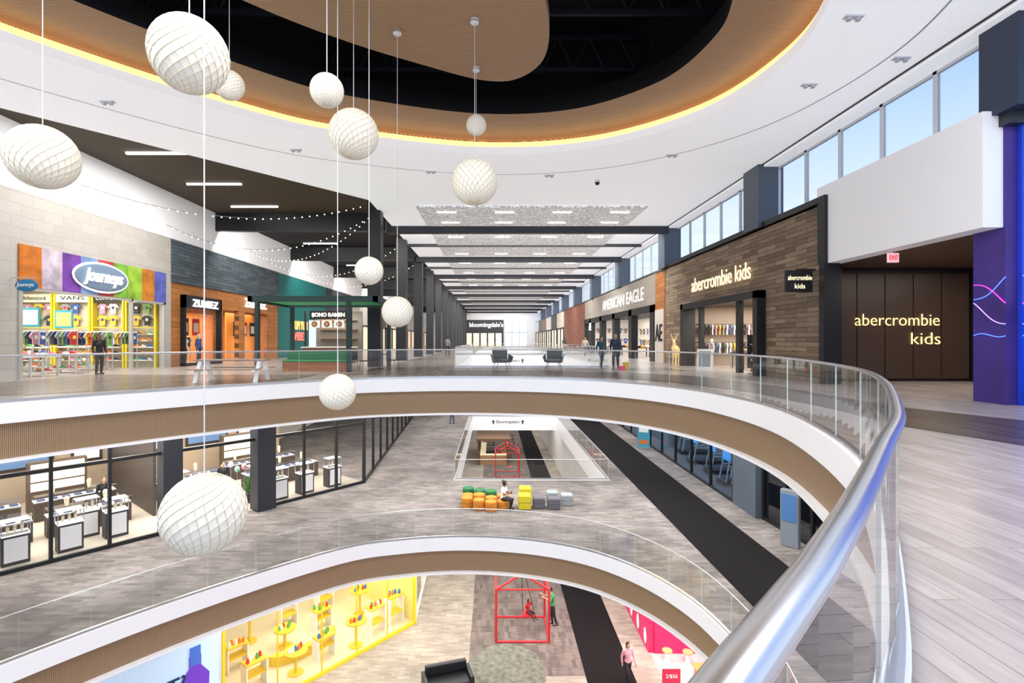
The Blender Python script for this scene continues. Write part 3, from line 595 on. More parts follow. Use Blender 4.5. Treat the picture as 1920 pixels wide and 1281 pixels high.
MB().box(-.35,.35,-.03,.03,.25,1.65).obj('poster_panel',black,bp); MB().box(-.3,.3,-.2,.2,0,.03).box(-.03,.03,-.03,.03,.03,.25).obj('stand',black,bp)
TXT('50%\nOFF',.45,.35,P(255,255,255),(10.98,21.33,.7),-.35,bp,ext=.004); TXT('almost\neverything',.5,.22,P(255,255,255),(10.98,21.33,1.3),-.35,bp,ext=.004)
def remesh(mb,name,mats,vox,sm=2):
    me=mb.mesh(name,mats); ob=bpy.data.objects.new('tmp',me); COL.objects.link(ob)
    md=ob.modifiers.new('r','REMESH'); md.mode='VOXEL'; md.voxel_size=vox
    if sm: s_=ob.modifiers.new('s','SMOOTH'); s_.iterations=sm; s_.factor=.5
    dgx=bpy.context.evaluated_depsgraph_get(); r=bpy.data.meshes.new_from_object(ob.evaluated_get(dgx)); bpy.data.objects.remove(ob)
    r.materials.clear()
    for mm in mats: r.materials.append(mm)
    r.name=name
    for p in r.polygons: p.use_smooth=True; p.material_index=0
    return r
m=MB(); m.cap((0,.35,.95),(0,-.3,1.0),.15,.17); m.cap((0,-.32,1.05),(0,-.5,1.38),.11,.06); m.cap((0,-.5,1.4),(0,-.68,1.33),.07,.035)
for sx in(-1,1):
    m.cap((sx*.08,-.3,.9),(sx*.08,-.3,.5),.06,.03);m.cap((sx*.08,-.3,.5),(sx*.08,-.29,.03),.03,.022)
    m.cap((sx*.08,.38,.9),(sx*.08,.34,.6),.09,.04);m.cap((sx*.08,.34,.6),(sx*.08,.44,.42),.04,.028);m.cap((sx*.08,.44,.42),(sx*.08,.42,.03),.028,.022)
    m.cap((sx*.04,-.48,1.45),(sx*.13,-.45,1.52),.03,.012)
    m.cap((sx*.04,-.48,1.45),(sx*.14,-.42,1.65),.018,.014);m.cap((sx*.14,-.42,1.65),(sx*.12,-.5,1.85),.014,.01);m.cap((sx*.14,-.42,1.65),(sx*.25,-.38,1.76),.014,.01)
m.cap((0,.48,1.0),(0,.56,.9),.05,.02)
OBJ('deer_statue',remesh(m,'deer',[MAT('gold_mesh',S(240,215,150),.4,.2,emit=.2)],.014),loc=(9.75,27.4,0),rot=-.5,label='gold standing deer statue beside shop entrance',category='statue')
cm=EMP('claw_machine',(11.95,10.6,0),'white arcade claw machine with glass cabinet and blue light','arcade machine')
MB().box(-.45,.45,-.4,.4,0,.85).box(-.3,.3,-.42,-.4,.2,.6,1).obj('cabinet',[P(238,240,246),P(40,60,140)],cm,bevel=.02)
MB().box(-.45,-.4,-.4,-.35,.85,1.9).box(.4,.45,-.4,-.35,.85,1.9).box(-.45,-.4,.35,.4,.85,1.9).box(.4,.45,.35,.4,.85,1.9).box(-.45,.45,.36,.4,.85,1.9,1).box(-.45,.45,-.4,.4,.85,.88).obj('frame',[P(238,240,246),P(70,140,220,.5,0,.5)],cm)
MB().box(-.42,.42,-.41,-.4,.9,1.88).obj('glass_panel',shopglass,cm); MB().box(-.455,-.45,-.35,.35,.9,1.88).obj('glass_panel',shopglass,cm)
MB().box(-.47,.47,-.42,.42,1.9,2.2).obj('marquee',P(80,130,220,.4,0,.5),cm,bevel=.02)
MB().prism([((.22 if k%2==0 else .1)*math.sin(k*PI/5),(.22 if k%2==0 else .1)*math.cos(k*PI/5)+2.4) for k in range(10)],-.05,.05,axis='y').obj('star_topper',P(255,215,60,.4,0,.6),cm)
for p_ in [(-.3,0,.99),(0,-.1,1.0),(.25,.05,.99)]: MB().ell(p_,.12).obj('plush_toy',P(230,120,190),cm,smooth=True)
# ---------------- pendants ----------------
pa=MAT('pendant_light_face',S(228,224,214),.6,emit=.15,ecol=(1,.97,.9)); pb=MAT('pendant_shade_face',S(208,199,180),.6,emit=.08,ecol=(1,.94,.82))
def patera(R,mm=24):
    nn=18; m=MB(); ring={}; vs=[(0,0,R)]
    for k in range(1,nn):
        t=PI*k/nn
        for j in range(mm):
            a=(j+.5*(k%2))*2*PI/mm; ring[(k,j)]=len(vs); vs.append((R*math.sin(t)*math.cos(a),R*math.sin(t)*math.sin(a),R*math.cos(t)))
    bot=len(vs); vs.append((0,0,-R)); fs=[];mi=[]
    for k in range(1,nn):
        for j in range(mm):
            L=ring[(k,j)];Rr=ring[(k,(j+1)%mm)]; jc=j if k%2==0 else (j+1)%mm
            T=ring[(k-1,jc)] if k>1 else 0; B=ring[(k+1,jc)] if k<nn-1 else bot
            cs=[Vector(vs[i]) for i in(T,L,B,Rr)]; cen=sum(cs,Vector())/4; ins=[]
            for c in cs:
                q=cen.lerp(c,.84)*.98; ins.append(len(vs)); vs.append(tuple(q))
            o_=(T,L,B,Rr)
            fs.append(tuple(ins)); mi.append(0)
            for e in range(4): fs.append((o_[e],o_[(e+1)%4],ins[(e+1)%4],ins[e])); mi.append(1)
    me=bpy.data.meshes.new('shade'); me.from_pydata(vs,[],fs); me.materials.append(pa);me.materials.append(pb)
    for p,i in zip(me.polygons,mi): p.material_index=i
    bm=bmesh.new();bm.from_mesh(me);bmesh.ops.recalc_face_normals(bm,faces=bm.faces);bm.to_mesh(me);bm.free()
    return me
cordm=P(225,225,228); base=patera(.5)
def pendant(u,v,px,d,top=9.0):
    D=px*d/960; x=d*(u-925)/960; z=1.42+(638-v)*d/960
    r=EMP('pendant_lamp',(x,d,z),'white faceted globe pendant lamp on long thin cord' if D>.85 else 'small white faceted globe pendant lamp on thin cord','lamp',group='globe pendant lamps')
    s_=OBJ('lamp_shade',base,r,rot=(random.uniform(-.5,.5),random.uniform(-.4,.4),random.uniform(0,3))); s_.scale=(D,D,D)
    MB().cyl((0,0,D/2-.02),(0,0,top-z),.008,.008,6).obj('cord',cordm,r)
    MB().cyl((0,0,top-z-.08),(0,0,top-z),.11,.09,16).ell((0,0,top-z-.08),(.11,.11,.07),16,8).obj('canopy',P(240,240,240),r,smooth=True)
for a in[(80,295,117,8.7),(355,103,138,7.3),(383,963,150,6.6),(663,252,92,10.9),(890,342,86,12.07),(893,235,38,14.2),(613,170,62,9.3),(430,160,54,10.6),(692,508,53,10.3),(745,585,58,12.5),(633,735,68,9.9)]: pendant(*a)
bulb=MB().ell((0,0,-.04),.03,8,6).mesh('bulb',[MAT('bulb',(1,.9,.7),.4,emit=3,ecol=(1,.88,.65))])
for (a,b_,sag,k) in [((-16.9,21,7.8),(-6.3,25.6,8.2),1.0,34),((-16.9,26.5,7.4),(-6.4,27.5,8.2),1.6,34),((-16.9,33.6,7.8),(-6.4,27.5,8.3),1.8,34),((-16.9,38.4,7.4),(-6.5,35.5,8.0),1.6,30),((-16.9,45,7.4),(-6.5,43.5,8.0),1.6,30)]:
    r=EMP('string_light',a,'sagging festoon string of small warm bulbs','light',group='festoon lights')
    A=Vector(a);B=Vector(b_); pts=[A.lerp(B,t/k)-Vector((0,0,4*sag*(t/k)*(1-t/k))) for t in range(k+1)]
    MB().tube(pts,.01,5).obj('wire',black,r,world=True)
    for p in pts[1:-1]: OBJ('bulb',bulb,r,p,world=True)
# ---------------- people ----------------
skinA=MAT('skin_a',S(205,160,132),.5); skinB=MAT('skin_b',S(140,96,70),.5)
def person(loc,rot,H,shirt,pants,hairc,skin,label,pose={},longsleeve=True,hair='short',shoes=(40,40,44),name='person',mono=None):
    J=dict(pel=(0,0,.53),ch=(0,0,.72),nk=(0,.005,.835),hd=(0,-.012,.925),sL=(-.108,0,.805),eL=(-.14,.015,.63),wL=(-.145,-.04,.485),sR=(.108,0,.805),eR=(.14,.015,.63),wR=(.145,-.04,.485),
           hL=(-.05,0,.51),kL=(-.055,-.01,.28),aL=(-.055,.012,.045),hR=(.05,0,.51),kR=(.055,-.01,.28),aR=(.055,.012,.045))
    J.update(pose); J={k:Vector(v)*H for k,v in J.items()}
    def torso(m,e):
        m.ell(J['pel'],((.083+e)*H,(.06+e)*H,.07*H),16,10); m.cap(J['pel'],J['ch'],(.06+e)*H,(.062+e)*H,14)
        m.ell(J['ch'],((.092+e)*H,(.06+e)*H,.095*H),16,10); m.cap(J['sL'],J['sR'],(.03+e)*H,(.03+e)*H)
    def arm(m,s_,e,full=True,half=False):
        m.cap(J['s'+s_],J['e'+s_],(.029+e)*H,(.022+e)*H) if not half else m.cap(J['s'+s_],J['s'+s_].lerp(J['e'+s_],.6),(.03+e)*H,(.028+e)*H)
        if full: m.cap(J['e'+s_],J['w'+s_],(.021+e)*H,(.014+e)*H)
    def leg(m,s_,e,low=True):
        m.cap(J['h'+s_],J['k'+s_],(.046+e)*H,(.031+e)*H)
        if low: m.cap(J['k'+s_],J['a'+s_],(.031+e)*H,(.02+e)*H)
    m=MB(); torso(m,0)
    m.cap(J['ch']+Vector((0,0,.08*H)),J['hd'],.032*H,.03*H)
    hd=J['hd']; m.ell(hd,(.043*H,.053*H,.066*H),16,12); m.ell(hd+Vector((0,-.012*H,-.03*H)),(.034*H,.04*H,.035*H),12,8)
    m.cap(hd+Vector((0,-.05*H,.005*H)),hd+Vector((0,-.06*H,-.012*H)),.006*H,.009*H,8)
    m.ell(hd+Vector((0,-.05*H,-.034*H)),(.014*H,.008*H,.005*H),8,6)
    for sx in(-1,1): m.ell(hd+Vector((sx*.044*H,0,-.004*H)),(.007*H,.012*H,.018*H),8,6)
    for s_ in'LR':
        arm(m,s_,0); leg(m,s_,0)
        w=J['w'+s_]; d=(w-J['e'+s_]).normalized()
        side=d.cross(Vector((1,0,0))); side=side.normalized() if side.length>.2 else Vector((0,1,0))
        nrm=d.cross(side).normalized()
        m.cap(w,w+d*.045*H,.014*H,.018*H,8)
        for k,(ln) in enumerate((.036,.042,.039,.03)):
            b0=w+d*.05*H+side*(k-1.5)*.0095*H; b1=b0+d*ln*.55*H+nrm*.004*H; b2=b1+(d*.8+nrm*.5).normalized()*ln*.5*H
            m.cap(b0,b1,.0048*H,.0045*H,6); m.cap(b1,b2,.0045*H,.0036*H,6)
        t0=w+d*.02*H+side*.016*H; m.cap(t0,t0+(side+d*.7).normalized()*.03*H,.006*H,.005*H,6)
        a=J['a'+s_]; m.cap(a,a+Vector((0,-.08*H,-.022*H)),.02*H,.016*H,8)
    body=OBJ(name,remesh(m,'person_body',[skin if not mono else mono],.008),loc=loc,rot=rot,label=label,category='person' if name=='person' else 'mannequin')
    m=MB(); torso(m,.008); [arm(m,s_,.007,longsleeve,not longsleeve) for s_ in'LR']
    OBJ('shirt',remesh(m,'shirt',[shirt],.012),body)
    m=MB(); m.ell(J['pel']-Vector((0,0,.015*H)),(.092*H,.068*H,.06*H),16,10); [leg(m,s_,.008) for s_ in'LR']; OBJ('trousers',remesh(m,'trousers',[pants],.012),body)
    m=MB(); m.ell(hd+Vector((0,.012*H,.015*H)),(.05*H,.055*H,.062*H),14,10)
    if hair=='long': m.cap(hd+Vector((0,.03*H,0)),hd+Vector((0,.045*H,-.13*H)),.045*H,.035*H)
    if hair=='curly':
        m.ell(hd+Vector((0,.02*H,.02*H)),(.07*H,.06*H,.07*H),14,10)
        for _ in range(24): m.ell(hd+Vector((random.uniform(-.06,.06)*H,random.uniform(0,.07)*H,random.uniform(-.04,.08)*H)),.022*H,8,6)
    OBJ('hair',remesh(m,'hair',[hairc],.01,1),body)
    for sx in(-1,1): MB().ell(hd+Vector((sx*.017*H,-.047*H,.006*H)),(.006*H,.004*H,.004*H),8,6).obj('eye',P(30,24,22),body)
    for s_ in'LR':
        a=J['a'+s_]; m=MB(); m.cap(a+Vector((0,.01*H,-.02*H)),a+Vector((0,-.085*H,-.024*H)),.025*H,.02*H); m.cap(a,a+Vector((0,0,-.02*H)),.026*H,.026*H); OBJ('shoe',remesh(m,'shoe',[P(*shoes)],.012),body)
    return body
blackhair=P(28,22,20,.6); brownhair=P(90,60,40,.6)
walk=dict(kL=(-.055,-.09,.29),aL=(-.055,-.08,.05),kR=(.055,.03,.28),aR=(.055,.14,.07),eL=(-.14,.05,.64),wL=(-.14,.03,.5),eR=(.14,-.03,.64),wR=(.14,-.11,.52))
person((5.4,25.6,0),.4,1.62,P(30,80,100),P(30,40,56),blackhair,skinA,'person in dark teal jacket and navy trousers walking',walk,hair='long')
person((6.02,25.2,0),-.3,1.76,P(38,54,84),P(40,48,60),brownhair,skinA,'person in navy jacket walking with shopping bag',dict(walk))
bag=EMP('shopping_bag',(6.45,24.95,0),'yellow paper shopping bag standing on floor','bag'); MB().box(-.13,.13,-.07,.07,0,.34).obj('bag_body',P(226,200,40),bag); MB().tube([(-.06,0,.34),(-.05,0,.44),(.05,0,.44),(.06,0,.34)],.006,6).obj('handle',P(240,230,120),bag)
bag2=dup(bag,(6.15,24.5,0),.5,(1.2,1,.55),label='pink shopping bag on floor')
for c in bag2.children:
    if c.name.startswith('bag_body'): c.data=c.data.copy(); c.data.materials[0]=P(230,60,130)
person((-16.4,21.3,0),1.2,1.72,P(26,26,30),P(30,30,36),blackhair,skinB,'person in black top standing by shoe displays')
person((-4.2,47,0),2.9,1.74,P(120,124,130),P(40,44,56),blackhair,skinA,'person in grey top walking along the concourse',dict(walk))
person((7.9,44,0),.2,1.68,P(200,190,180),P(50,60,90),brownhair,skinA,'person in cream top walking past clothing store',dict(walk),hair='long')
person((8.6,62,0),3.0,1.76,P(60,64,72),P(40,44,56),blackhair,skinB,'person in charcoal coat walking away',dict(walk))
mq=P(225,222,216)
for y,s_,c_ in[(29.0,P(240,240,240),P(60,70,90)),(30.4,P(60,90,150),P(40,40,44))]:
    person((XL-.5,y,.0),PI/2,1.8,s_,c_,mq,mq,'shop mannequin wearing shirt and trousers in window',name='mannequin',mono=mq)
for x,y,s_,c_ in[(XR+.9,27.3,P(200,196,188),P(70,90,130)),(XR+.9,22.9,P(150,170,190),P(60,60,70))]:
    person((x,y,.0),-PI/2,1.5,s_,c_,mq,mq,'child sized mannequin in shirt and jeans by entrance',name='mannequin',mono=mq)
sit=dict(pel=(0,0,.3),ch=(0,-.02,.49),nk=(0,-.03,.6),hd=(0,-.06,.69),sL=(-.1,-.02,.575),sR=(.1,-.02,.575),eL=(-.12,-.08,.42),eR=(.12,-.08,.42),wL=(-.05,-.19,.45),wR=(.05,-.19,.45),
         hL=(-.05,-.02,.285),hR=(.05,-.02,.285),kL=(-.07,-.25,.29),kR=(.07,-.25,.27),aL=(-.07,-.24,.05),aR=(.07,-.2,.045))
person((.42,22.15,Z2),1.15,1.58,P(240,240,240),P(32,32,36),blackhair,skinB,'person with curly hair and white t-shirt sitting with phone',sit,longsleeve=False,hair='curly')
MB().box(-.035,.035,-.005,.005,-.07,.07).obj('phone',black,loc=(.42+math.sin(1.15)*.4,22.15-math.cos(1.15)*.4,Z2+.74),rot=1.15,label='black smartphone held in hands',category='phone')
push=dict(eL=(-.13,-.1,.7),wL=(-.1,-.24,.78),eR=(.13,-.1,.7),wR=(.1,-.24,.78),aR=(.055,.1,.045),kR=(.055,.03,.28),ch=(0,-.03,.72),hd=(0,-.06,.92),nk=(0,-.045,.835))
person((2.72,23.6,Z1),-1.4,1.74,P(40,150,90),P(40,44,56),blackhair,skinA,'person in green shirt pushing a swing',push,longsleeve=False)
person((5.15,19.6,Z1),.3,1.57,P(235,170,180),P(36,34,44),blackhair,skinA,'person in pink blouse and dark leggings standing',dict(walk),hair='long')
swp=dict(sit); swp.update(wL=(-.16,-.1,.6),wR=(.16,-.1,.6),eL=(-.15,-.02,.48),eR=(.15,-.02,.48),aL=(-.07,-.36,.12),aR=(.07,-.36,.12),kL=(-.07,-.23,.29),kR=(.07,-.23,.29))
person((1.55,23.2,Z1+.50),.8,1.2,P(200,40,44),P(60,40,50),blackhair,skinB,'child in red shirt sitting on the swing',swp,hair='long')
person((-12.43,23.57,Z2),.6,1.72,P(30,32,40),P(30,30,34),blackhair,skinA,'sales person in dark suit standing in jewellery shop')
person((-16.05,21.1,Z2),.9,1.68,P(28,28,30),P(30,30,34),brownhair,skinA,'sales person in black jacket standing behind counter',hair='long')
person((-3.6,44.5,Z2),2.8,1.68,P(220,160,170),P(60,80,120),brownhair,skinA,'person in jeans walking away',dict(walk))
# ---------------- level 2 left jewellery shop ----------------
A2=Vector((-15.3,15.8)); ANG=math.atan2(.765,.643)
def L2(s_,nn_): return Vector((A2.x+.643*s_-.765*nn_,A2.y+.765*s_+.643*nn_))
def loc2(s_,nn_,z=Z2): v=L2(s_,nn_); return (v.x,v.y,z)
js=EMP('storefront',loc2(0,0),'jewellery shop glass front with black mullions','storefront',ANG)
ZT=4.4
m=MB()
for s_ in[-3.2,-1.2,1.26,2.84,8.7,10.2,11.9,13.5]: m.box(s_-.05,s_+.05,-.07,.07,0,ZT)
m.box(-3.2,4.4,-.06,.06,0,.12).box(8.7,13.55,-.06,.06,0,.12).box(-3.2,13.55,-.08,.08,3.0,3.12).box(-3.2,4.4,-.06,.06,ZT-.1,ZT).box(8.7,13.5,-.06,.06,ZT-.1,ZT)
m.obj('window_frame',black,js)
for a,b_ in[(-3.2,-1.2),(-1.2,1.26),(1.26,2.84),(2.84,4.4),(8.7,10.2),(10.2,11.9),(11.9,13.5)]: MB().box(a+.03,b_-.03,-.01,.01,.12,ZT-.1).obj('glass_panel',shopglass,js)
MB().box(4.4,5.05,-.35,.35,0,ZT).obj('column_cladding',charcoal,js); MB().box(7.9,8.7,-.35,.35,0,ZT).obj('column_cladding',charcoal,js)
st(MB().box(-3.2,13.6,.1,9,.004,.012).obj('floor',P(196,186,172,.25),loc=loc2(0,0),rot=ANG))
st(MB().box(-3.5,13.6,8.9,9.1,0,ZT).obj('wall_shop',P(170,152,130,.6,0,.05),loc=loc2(0,0),rot=ANG))
st(MB().box(4.9,5.02,2.5,8.9,0,ZT).obj('wall_shop',P(70,60,56),loc=loc2(0,0),rot=ANG))
def showcase(s_,nn_,w=.7,d=.5,grp='jewellery showcases'):
    r=EMP('display_case',loc2(s_,nn_),'white and dark pedestal showcase with lit glass top','display case',ANG,grp)
    MB().box(-w/2,w/2,-d/2,d/2,0,.95).obj('body',P(56,54,58),r); MB().box(-w/2+.06,w/2-.06,-d/2-.01,-d/2,.12,.88).obj('front_panel',P(235,235,238),r)
    MB().box(-w/2,w/2,-d/2,d/2,.95,1.0).obj('deck',P(245,245,240,.5,0,.5),r)
    MB().box(-w/2,w/2,-d/2,d/2,1.0,1.4).obj('glass_cover',shopglass,r)
    for sx in(-1,1):
        for sy in(-1,1): MB().box(sx*w/2-.012,sx*w/2+.012,sy*d/2-.012,sy*d/2+.012,1.0,1.4).obj('edge_post',steel,r)
    MB().box(-w/2,w/2,-d/2,d/2,1.4,1.42).obj('cover_top',P(235,238,240,.3),r)
    for k in range(3):
        x=-w/4+k*w/4; MB().cyl((x,0,1.0),(x,0,1.1+.05*k),.03,.05,10).ell((x,0,1.16+.05*k),(.05,.03,.06),8,6).obj('bust_stand',P(220,205,180),r)
    return r
sc=showcase(.5,.9)
for a,b_ in[(-1.5,.8),(1.9,.9),(3.3,1.2),(9.4,.8),(10.7,.8),(12.2,.8),(9.0,2.2),(6.2,3.5),(-.6,1.9),(2.6,2.0)]: dup(sc,loc2(a,b_))
def counter(s0,s1,nn_):
    r=EMP('jewellery_counter',loc2((s0+s1)/2,nn_),'long jewellery counter with dark wood base and lit glass top','counter',ANG,'jewellery counters')
    L=(s1-s0)/2
    MB().box(-L,L,-.3,.3,0,.75).obj('base',P(70,58,52),r); MB().box(-L,L,-.3,.3,.75,.78).obj('deck',P(250,248,240,.5,0,.5),r); MB().box(-L,L,-.3,.3,.78,1.02).obj('glass_cover',shopglass,r)
    MB().box(-L,L,-.31,-.29,.99,1.03).obj('edge_trim',steel,r); MB().box(-L,L,-.31,-.29,.74,.79).obj('edge_trim',steel,r)
    for k in range(int(L*2/.4)): MB().box(-L+.1+k*.4,-L+.35+k*.4,-.15,.15,.78,.83).obj('jewellery_tray',P(60,70,110),r)
    for k in range(int(L*2/1.2)): MB().cyl((0,0,1.02),(0,0,1.2),.05,.08,10).ell((0,0,1.28),(.09,.05,.1),10,8).obj('bust_stand',P(225,212,190),r,loc=(-L+.6+k*1.2,0,0))
for a in[(-2.8,1.2,3),(1.6,4.2,3),(-2.8,1.2,5.5),(1.6,4.3,5.5),(9,12.8,3.4),(5.6,8.4,5),(9,12.8,5.8)]: counter(*a)
for i,(s_,w) in enumerate([(-1.6,2.2),(1.6,2.4),(4.0,1.2),(6.5,2),(9.4,2.2),(12,2)]):
    r=EMP('wall_poster',loc2(s_,8.86,Z2+2.5),'framed backlit watch advertisement on shop wall','poster',ANG,'framed shop posters'); MB().box(-w/2,w/2,-.05,.02,-1,1).obj('frame',P(50,40,34),r); MB().box(-w/2+.12,w/2-.12,-.07,-.05,-.88,.88).obj('picture',P(*[(225,228,232),(90,120,160),(240,238,230)][i%3],.5,0,.3),r)
    MB().cyl((0,-.07,0),(0,-.09,0),.5,.5,24).cyl((0,-.09,0),(0,-.1,0),.4,.4,24,1).obj('watch_face',[P(40,50,80),P(190,200,220)],r)
for i,(s_,nn_) in enumerate([(-.8,7),(2.6,7),(10.5,7.3)]):
    r=EMP('back_cabinet',loc2(s_,nn_),'glass fronted wall cabinet with lit shelves','cabinet',ANG,'shop wall cabinets'); MB().box(-1,1,-.2,.2,0,2.1).obj('body',P(90,74,62),r)
    for zz in(.9,1.3,1.7): MB().box(-.9,.9,-.22,-.2,zz,zz+.33).obj('lit_shelf',P(255,244,220,.5,0,.4),r)
pl=EMP('potted_plant',loc2(8.3,1.3),'green leafy plant in dark pot','plant'); MB().cyl((0,0,0),(0,0,.4),.16,.22,16).obj('pot',P(50,46,44),pl)
m=MB()
for k in range(26):
    a=k*2.4;r_=.15+.35*random.random();h=.7+.8*random.random(); m.q([(0,0,.4),(r_*math.cos(a)*.6+.05,r_*math.sin(a)*.6,h*.8),(r_*math.cos(a)*1.2,r_*math.sin(a)*1.2,h),(r_*math.cos(a)*.6-.05,r_*math.sin(a)*.6+.05,h*.8)],[(0,1,2,3)])
m.obj('foliage',P(60,120,50),pl)
for k,(dx,dz,c_) in enumerate([(0,0,(160,220,200)),(.3,.12,(240,170,190)),(-.28,.2,(240,240,240))]):
    v=L2(7.6,.9); MB().ell((0,0,0),(.11,.11,.13),14,10).cyl((0,0,-.13),(0,0,-1.7-dz),.004,.004,5).obj('balloon',P(*c_),loc=(v.x+dx,v.y,Z2+1.7+dz),smooth=True,label='pastel party balloon on string',category='balloon',group='balloons')
def glassline(x0,y0,x1,y1,z,h,k,label,frame=black,panemat=None):
    a=math.atan2(y1-y0,x1-x0); L=math.hypot(x1-x0,y1-y0); r=EMP('storefront',(x0,y0,z),label,'storefront',a)
    m=MB()
    for i in range(k+1): m.box(i*L/k-.05,i*L/k+.05,-.07,.07,0,h)
    m.box(0,L,-.06,.06,0,.12).box(0,L,-.06,.06,h-.12,h); m.obj('window_frame',frame,r)
    for i in range(k): MB().box(i*L/k+.05,(i+1)*L/k-.05,-.01,.01,.12,h-.12).obj('glass_panel',panemat or shopglass,r)
    return r
glassline(-6.62,26.25,-7.6,48,Z2,ZT,9,'glass shop front with black frames along the concourse')
SB('wall_shop',-16,-15.8,30,48,Z2,Z2+ZT,P(215,205,190,.6,0,.1))
# ---------------- level 2 right ----------------
glassline(10.8,45,10.8,23,Z2,ZT,9,'tinted glass front of fitness showroom with black mullions',panemat=GLASS('tint',(.8,.86,.92),.05))
SB('wall_right',10.7,11.9,20.9,22.9,Z2,Z2+ZT,slateblue)
glassline(11.0,20.8,11.3,16.5,Z2,ZT,3,'dark tinted glass shop front',panemat=GLASS('dark_glass',(.5,.56,.64),.08))
SB('wall_shop',16,16.2,16,46,Z2,Z2+ZT,P(60,78,100)); st(MB().box(10.9,16,23,46,Z2+.004,Z2+.012).obj('floor',P(90,96,104,.3)))
SB('wall_shop',11,16,22.7,22.9,Z2,Z2+ZT,P(40,44,54)); SB('wall_shop',12.2,16,16,20.7,Z2,Z2+3,P(40,44,54))
SB('wall_right',10.9,11.2,-3,16.4,Z2,Z2+ZT,P(206,206,208))
tr=EMP('treadmill',(12.4,26,Z2),'dark treadmill with blue glowing console','exercise machine',PI/2,'fitness machines')
MB().box(-.4,.4,-.9,.9,.0,.22).obj('deck',P(40,42,48),tr,bevel=.03); MB().box(-.28,.28,-.8,.7,.22,.235).obj('belt',black,tr)
for sx in(-1,1): MB().cyl((sx*.38,.75,.2),(sx*.34,.55,1.3),.035).cyl((sx*.34,.55,.95),(sx*.34,-.1,.95),.025).obj('handle',P(200,205,210),tr)
MB().box(-.38,.38,.5,.6,1.2,1.6).obj('console',P(60,150,220,.4,0,.7),tr)
for p in[(12.6,28.2),(12.5,30.4),(12.8,33),(14.5,27),(14.6,30)]: dup(tr,(p[0],p[1],Z2))
mc=EMP('massage_chair',(12.1,24.4,Z2),'white and black reclining massage chair','chair',.6)
MB().box(-.4,.4,-.4,.4,.0,.45).obj('seat',black,mc,bevel=.08); MB().ell((0,.5,.85),(.42,.22,.6),16,10).obj('backrest',P(235,235,238),mc,smooth=True)
for sx in(-1,1): MB().ell((sx*.45,0,.45),(.13,.55,.3),14,10).obj('armrest',P(235,235,238),mc,smooth=True)
MB().ell((0,-.6,.3),(.33,.25,.25),14,10).obj('footrest',P(230,230,234),mc,smooth=True)
bn=EMP('banner_stand',(10.1,34.4,Z2),'blue roll up banner stand','banner',-.5); MB().box(-.4,.4,-.01,.01,.1,1.75).box(-.3,.3,-.02,-.01,1.1,1.5,1).box(-.3,.3,-.02,-.01,.3,.6,2).obj('banner',[P(60,150,180),P(230,240,240),P(200,120,60)],bn); MB().box(-.42,.42,-.1,.1,0,.1).obj('base',steel,bn)
dk=EMP('information_kiosk',(10.5,18.1,Z2),'slim freestanding information kiosk with screen','kiosk',-.9); MB().box(-.3,.3,-.12,.12,0,2.0).obj('body',P(130,138,148),dk,bevel=.03); MB().box(-.24,.24,-.14,-.12,.9,1.85).obj('screen',P(70,110,160,.3,0,.2),dk)
def otto(x,y,r_,h,col,label,hexa=True,grp='lounge ottomans'):
    m=MB(); k=6 if hexa else 4; m.prism([(r_*math.cos(2*PI*i/k+PI/k),r_*math.sin(2*PI*i/k+PI/k)) for i in range(k)],0,h)
    r=EMP('ottoman',(x,y,Z2),label,'ottoman',0,grp)
    m.obj('upholstery',col,r,bevel=.05)
    MB().prism([(r_*1.01*math.cos(2*PI*i/k+PI/k),r_*1.01*math.sin(2*PI*i/k+PI/k)) for i in range(k)],h*.5,h*.52).obj('seam',P(60,50,40),r)
org=P(212,134,44,.8);grn=P(40,112,66,.8);ylw=P(214,198,44,.8);gry=P(100,98,106,.8);lg=P(150,158,162,.8)
for x,y,h in[(-1.15,22.35,.45),(-.62,22.05,.45),(-.1,21.9,.42),(.42,22.2,.36),(-.62,22.66,.5),(-.1,22.5,.42),(.42,22.82,.42),(-1.15,22.95,.4)]: otto(x,y,.29,h,org,'orange hexagonal upholstered ottoman')
for x,y in[(-1.15,23.56),(-.62,23.27),(-.1,23.1)]: otto(x,y,.29,.52,grn,'green hexagonal upholstered ottoman')
for x,y in[(1.35,22.2),(1.45,23.3)]: otto(x,y,.38,.62,ylw,'yellow square rounded ottoman with black seam',False)
for x,y,c_ in[(1.98,22.3,gry),(2.62,22.2,gry),(2.65,23.1,lg),(3.25,22.7,lg)]: otto(x,y,.36,.48,c_,'grey square rounded ottoman with seam',False)
# ---------------- level 1 ----------------
red=P(208,36,46,.45)
def swing(loc,group='red swing frames'):
    r=EMP('swing_frame',loc,'red steel house shaped swing frame','swing',0,group)
    for y in(0,2.0):
        MB().tube([(0,y,.04),(2.3,y,.04),(2.3,y,2.3),(1.15,y,3.0),(0,y,2.3),(0,y,.04)],.05,8).tube([(0,y,2.3),(2.3,y,2.3)],.04,8).obj('end_frame',red,r)
    for a,b_ in [((1.15,0,3),(1.15,2,3)),((0,0,2.3),(0,2,2.3)),((2.3,0,2.3),(2.3,2,2.3)),((0,0,.04),(0,2,.04)),((2.3,0,.04),(2.3,2,.04))]: MB().tube([a,b_],.045).obj('cross_bar',red,r)
    MB().box(1.2,1.75,.75,1.2,.72,.78).obj('swing_seat',red,r,bevel=.02)
    for a,b_ in [((1.22,.8,.78),(1.15,.9,3)),((1.73,.8,.78),(1.2,.95,3)),((1.22,1.18,.78),(1.15,1.1,3)),((1.73,1.18,.78),(1.2,1.1,3))]: MB().tube([a,b_],.01,5).obj('rope',P(60,30,30),r)
    return r
sw=swing((.12,22.2,Z1)); dup(sw,(.2,49.0,Z1))
